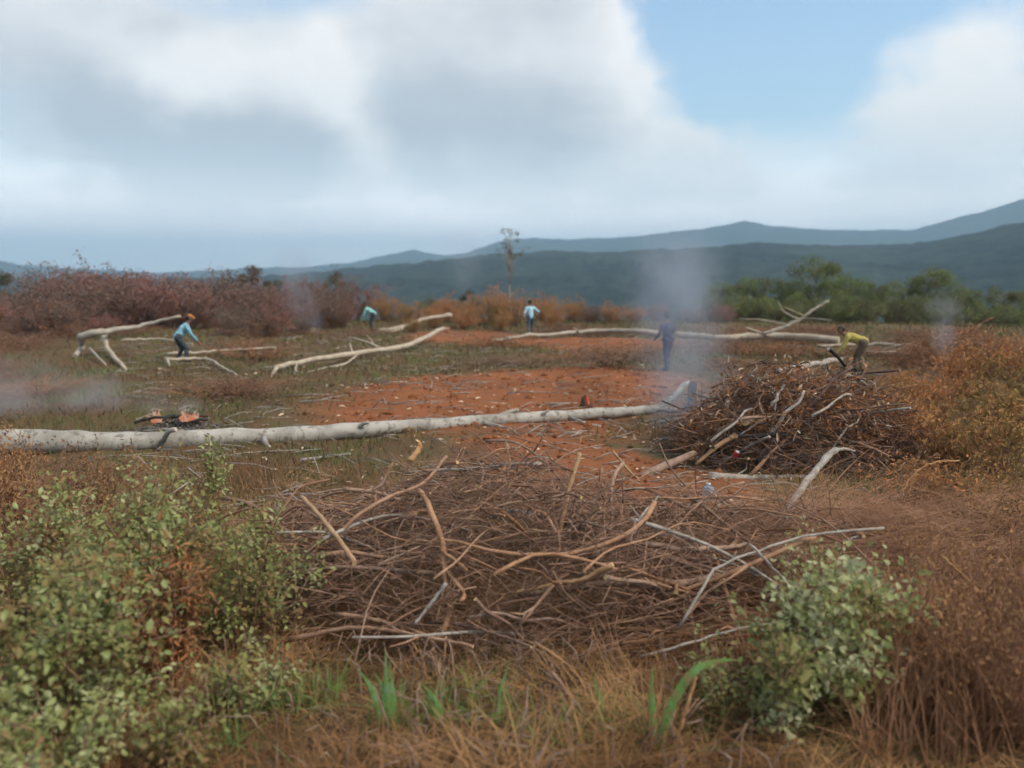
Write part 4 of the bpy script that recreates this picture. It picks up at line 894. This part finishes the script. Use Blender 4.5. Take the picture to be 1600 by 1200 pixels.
BLUE = plain('pale blue shirt', (0.20, 0.40, 0.49), .85, .35, 7); BLUE2 = plain('sky blue shirt', (0.33, 0.53, 0.62), .85, .3, 7); TEAL = plain('teal shirt', (0.22, 0.47, 0.45), .85, .3, 7)
NAVY = plain('navy jacket', (0.030, 0.030, 0.075), .85, .2); YEL = plain('yellow shirt', (0.40, 0.33, 0.09), .85, .3, 7)
DK = plain('dark trousers', (0.045, 0.055, 0.065), .9, .2); DB = plain('slate trousers', (0.07, 0.10, 0.13), .9, .2); BR = plain('brown trousers', (0.12, 0.09, 0.06), .9, .2)
ORC = plain('orange cap', (0.40, 0.17, 0.05), .8, .1); DC = plain('dark cap', (.05, .045, .05), .8, .1)
person('worker in bright blue shirt stooping at left behind the bent branch', stand(284, 566), R(-60), 38, BLUE, DK, [(-.22, .50, .72), (.20, .52, .70)], .16, .86, hat=ORC, height=1.66)
person('worker in teal shirt bent low on the far edge among the scrub', gl(588, 44), R(75), 55, TEAL, DK, [(-.2, .62, .52), (.2, .60, .5)], .16, .88, height=1.72)
person('worker in pale blue shirt and slate trousers standing upright at the far edge', stand(829, 522), R(15), 12, BLUE2, DB, [(-.30, .10, .86), (.36, .06, 1.02)], .08, .90, height=1.72)
person('worker in dark navy clothes standing inside the smoke', stand(1042, 578), R(35), 10, NAVY, NAVY, [(-.22, .30, .98), (.20, .34, .96)], .05, .92, height=1.66, hat=DC)
person('worker in yellow shirt bent double beside the pale log at right', stand(1340, 580), R(62), 72, YEL, BR, [(-.22, .62, .45), (.18, .66, .42)], .10, .88, height=1.70)

# ------------------------------------------------------------------ fires, small things
def emit(name, c, s):
    m, T = new_mat(name); n = T.noise(T.n('ShaderNodeTexCoord').outputs['Object'], 9, 3, .6)
    e = T.n('ShaderNodeEmission'); T.put(e.inputs[0], T.mix(T.step(n, .4, .62), c, (c[0], c[1] * 1.9, c[2] * 2.5))); e.inputs[1].default_value = s
    o = T.n('ShaderNodeOutputMaterial'); T.t.links.new(e.outputs[0], o.inputs[0]); return m
FL = emit('flame', (0.62, 0.21, 0.11), .55)
def flame(parent, c, w, h, mat=FL):
    for q in range(11):
        a = random.uniform(0, 6.28); o = Vector((math.cos(a), math.sin(a) * .6, 0)) * w * random.uniform(.05, .6); mb = MB(); hh = h * random.uniform(.3, 1) * (1.1 - o.length / w)
        dr = Vector((random.gauss(-.05, .06), random.gauss(0, .04), 0)); r0 = w * random.uniform(.08, .16)
        mb.tube([c + o + Vector((0, 0, hh * t)) + dr * t * t + Vector((math.sin(t * 7 + q) * .018, 0, 0)) for t in (0, .2, .4, .6, .8, 1)], [r0 * .6, r0, r0 * .95, r0 * .65, r0 * .3, r0 * .03], 7); mb.build('flame', mat, parent)
def fire(label, base, n, r, flames):
    root = thing('bonfire', label, 'fire', base)
    for i in range(n):
        a = random.uniform(0, 6.28); c = Vector((random.gauss(0, r * .5), random.gauss(0, r * .25), random.uniform(.03, .18))); d = Vector((math.cos(a), math.sin(a) * .5, random.gauss(0, .15))) * r * random.uniform(.3, .6)
        mb = MB(); mb.tube([c - d, c + Vector((0, 0, .03)), c + d], [.025, .03, .02], 6); mb.build('charred_stick', M['char'], root)
    for c, w, h in flames: flame(root, Vector(c), w, h)
    return root
fb_ = gp(278, 668); fire('smouldering fire with two patches of flame behind the longest log at left', fb_, 14, .5, [((-.33, 0, .10), .24, .26), ((.12, 0, .12), .26, .24), ((.33, .02, .12), .2, .22)])
n = 900; u = rng.normal(0, 1, (n, 2)) * np.array([.5, .3]); xx = fb_.x + u[:, 0]; yy = fb_.y + u[:, 1]
V, Tt = leaves(np.stack([xx, yy, ground_h(xx, yy) + .01 + .14 * np.exp(-(u[:, 0] / .4) ** 2 - (u[:, 1] / .25) ** 2) * rng.random(n)], 1), rng.normal(0, 1, (n, 3)), rng.uniform(.03, .09, n), rng.uniform(.02, .06, n))
tag(link('ash', np_mesh('ash', V, Tt, plain('grey ash', (.14, .13, .125), .95, .5, 6))), 'grey ash and burnt litter round the smouldering fire', None, None, 'stuff')
fire('tiny bright flame at the tip of the pronged branch by the far edge', gp(697, 520), 5, .3, [((0, 0, .15), .28, .34)])
mb = MB(); b = gp(915, 636); root = thing('burning_stump', 'small pointed rust red stump burning on the bare earth', 'stump', b)
mb.tube([Vector((0, 0, -.03)), Vector((.01, 0, .08)), Vector((-.01, .01, .18)), Vector((0, 0, .27))], [.17, .13, .085, .03], 9, 0, 0, .3); mb.build('stump', plain('scorched wood', (.10, .04, .025), .9, .4), root)
mb = MB(); mb.tube([Vector((.06, -.12, .03)), Vector((.05, -.09, .12)), Vector((.03, -.05, .22)), Vector((.03, -.03, .27))], [.02, .03, .02, .004], 6); mb.build('flame', emit('ember', (.6, .10, .04), .6), root)
mb = MB(); mb.tube([gp(850, 634, .04) - b, gp(902, 633, .05) - b], [.018, .014], 6); o = link('fallen_branch', mb.mesh('stem', GS)); o.location = b; tag(o, 'thin pale stick lying on red earth left of the burning stump', 'branch')
# blue bottle and red can
root = thing('plastic_bottle', 'small pale blue plastic bottle on the ground before the grey barked log', 'bottle', gp(1106, 782))
bl = plain('blue plastic', (.22, .34, .44), .4, .08); mb = MB()
mb.tube([Vector((0, 0, z)) for z in (0, .01, .06, .065, .11, .115, .155, .18, .19)], [.066, .072, .072, .068, .068, .072, .070, .035, .026], 16); mb.build('bottle_body', bl, root)
mb = MB(); mb.tube([Vector((0, 0, .19)), Vector((0, 0, .215))], [.03, .03], 12); mb.build('bottle_cap', plain('white plastic', (.6, .62, .63), .4, .05), root)
root = thing('tin_can', 'small red can caught in the right brush heap', 'can', at(1148, 709, 11.2) - Vector((0, 0, .05))); root.rotation_euler = (.4, .3, 0)
mb = MB(); mb.tube([Vector((0, 0, z)) for z in (0, .008, .09, .10)], [.03, .036, .036, .031], 14); mb.build('can_body', plain('red paint', (.45, .04, .05), .4, .1), root)
mb = MB(); mb.tube([Vector((0, 0, .10)), Vector((0, 0, .104))], [.03, .029], 14); mb.build('can_lid', plain('tin', (.5, .5, .5), .35, .05), root)

# ------------------------------------------------------------------ smoke and haze
def smoke(name, label, path, radii, dens, colr=(.72, .78, .9), scale=1.2, seed=0):
    """a drifting body of smoke: a closed tube whose density thins towards its edge"""
    base = Vector(path[0]); mb = MB(); n = 18; pts = spline([Vector(p) - base for p in path], n)
    rr = np.interp(np.linspace(0, 1, n), np.linspace(0, 1, len(radii)), radii)
    mb.tube(pts, list(rr), 14)
    m, T = new_mat(name + ' volume'); tc = T.n('ShaderNodeTexCoord').outputs['Object']
    nz = T.noise(T.v('ADD', tc, (seed * 7.1, seed * 3.3, 0)), scale, 4, .6)
    f = None
    for p, r in list(zip(pts, rr))[1:-1:2]:
        d = T.v('DISTANCE', tc, tuple(p)) if False else None
        nd = T.n('ShaderNodeVectorMath', operation='DISTANCE'); T.put(nd.inputs[0], tc); nd.inputs[1].default_value = tuple(p)
        s = T.step(nd.outputs['Value'], float(r) * .98, float(r) * .1); f = s if f is None else T.m('MAXIMUM', f, s)
    ds = T.m('MULTIPLY', T.m('MULTIPLY', f, T.step(nz, .30, .66)), dens)
    p = T.n('ShaderNodeVolumePrincipled'); p.inputs['Color'].default_value = (*colr, 1); T.put(p.inputs['Density'], ds); p.inputs['Anisotropy'].default_value = .2
    o = T.n('ShaderNodeOutputMaterial'); T.t.links.new(p.outputs[0], o.inputs['Volume'])
    tag(mb.build(name, m, None, base), label, None, None, 'stuff')
smoke('smoke', 'blue smoke rising from the right brush heap past the worker in navy', [at(1105, 705, 13.2), at(1085, 655, 14.2), at(1070, 590, 15.5), at(1062, 520, 17), at(1055, 450, 19), at(1060, 385, 21)], [.55, 1.1, 1.25, 1.35, 1.5, 1.7], .46, (.72, .83, 1.0), .9, seed=1)
smoke('smoke', 'grey smoke drifting left from the fire behind the longest log', [at(330, 652, 16.0), at(190, 632, 16.4), at(80, 625, 16.5), at(-60, 620, 16.5), at(-260, 600, 17)], [.4, .75, 1.0, 1.25, 1.6], .95, (.88, .87, .92), .7, 2)
smoke('smoke', 'thin smoke wisp rising from the scrub at left', [at(500, 515, 40), at(480, 490, 41), at(465, 455, 42), at(462, 400, 44)], [.5, 1.1, 1.3, 2.0], .22, seed=3)
smoke('smoke', 'faint smoke wisp before the hills left of the slim tree', [at(735, 500, 50), at(732, 465, 51), at(728, 420, 52), at(722, 370, 54)], [.4, 1.1, 1.6, 2.4], .10, seed=4)
smoke('smoke', 'small smoke puff before the brown heap at far right', [at(1480, 560, 22.5), at(1474, 535, 22.5), at(1470, 505, 22.8), at(1475, 470, 23)], [.3, .5, .5, .8], .6, seed=5)
hm, T = volmat('haze air', (.50, .78, 1.0), 0.00034)
mb = MB(); s0 = 9500; z0, z1 = -75, 460
vs = [(x, y, z) for z in (z0, z1) for x, y in ((-s0, -s0), (s0, -s0), (s0, s0), (-s0, s0))]
mb.add(vs, [(3, 2, 1, 0), (4, 5, 6, 7), (0, 1, 5, 4), (1, 2, 6, 5), (2, 3, 7, 6), (3, 0, 4, 7)])
tag(mb.build('haze', hm), 'pale haze in the air', None, None, 'stuff')
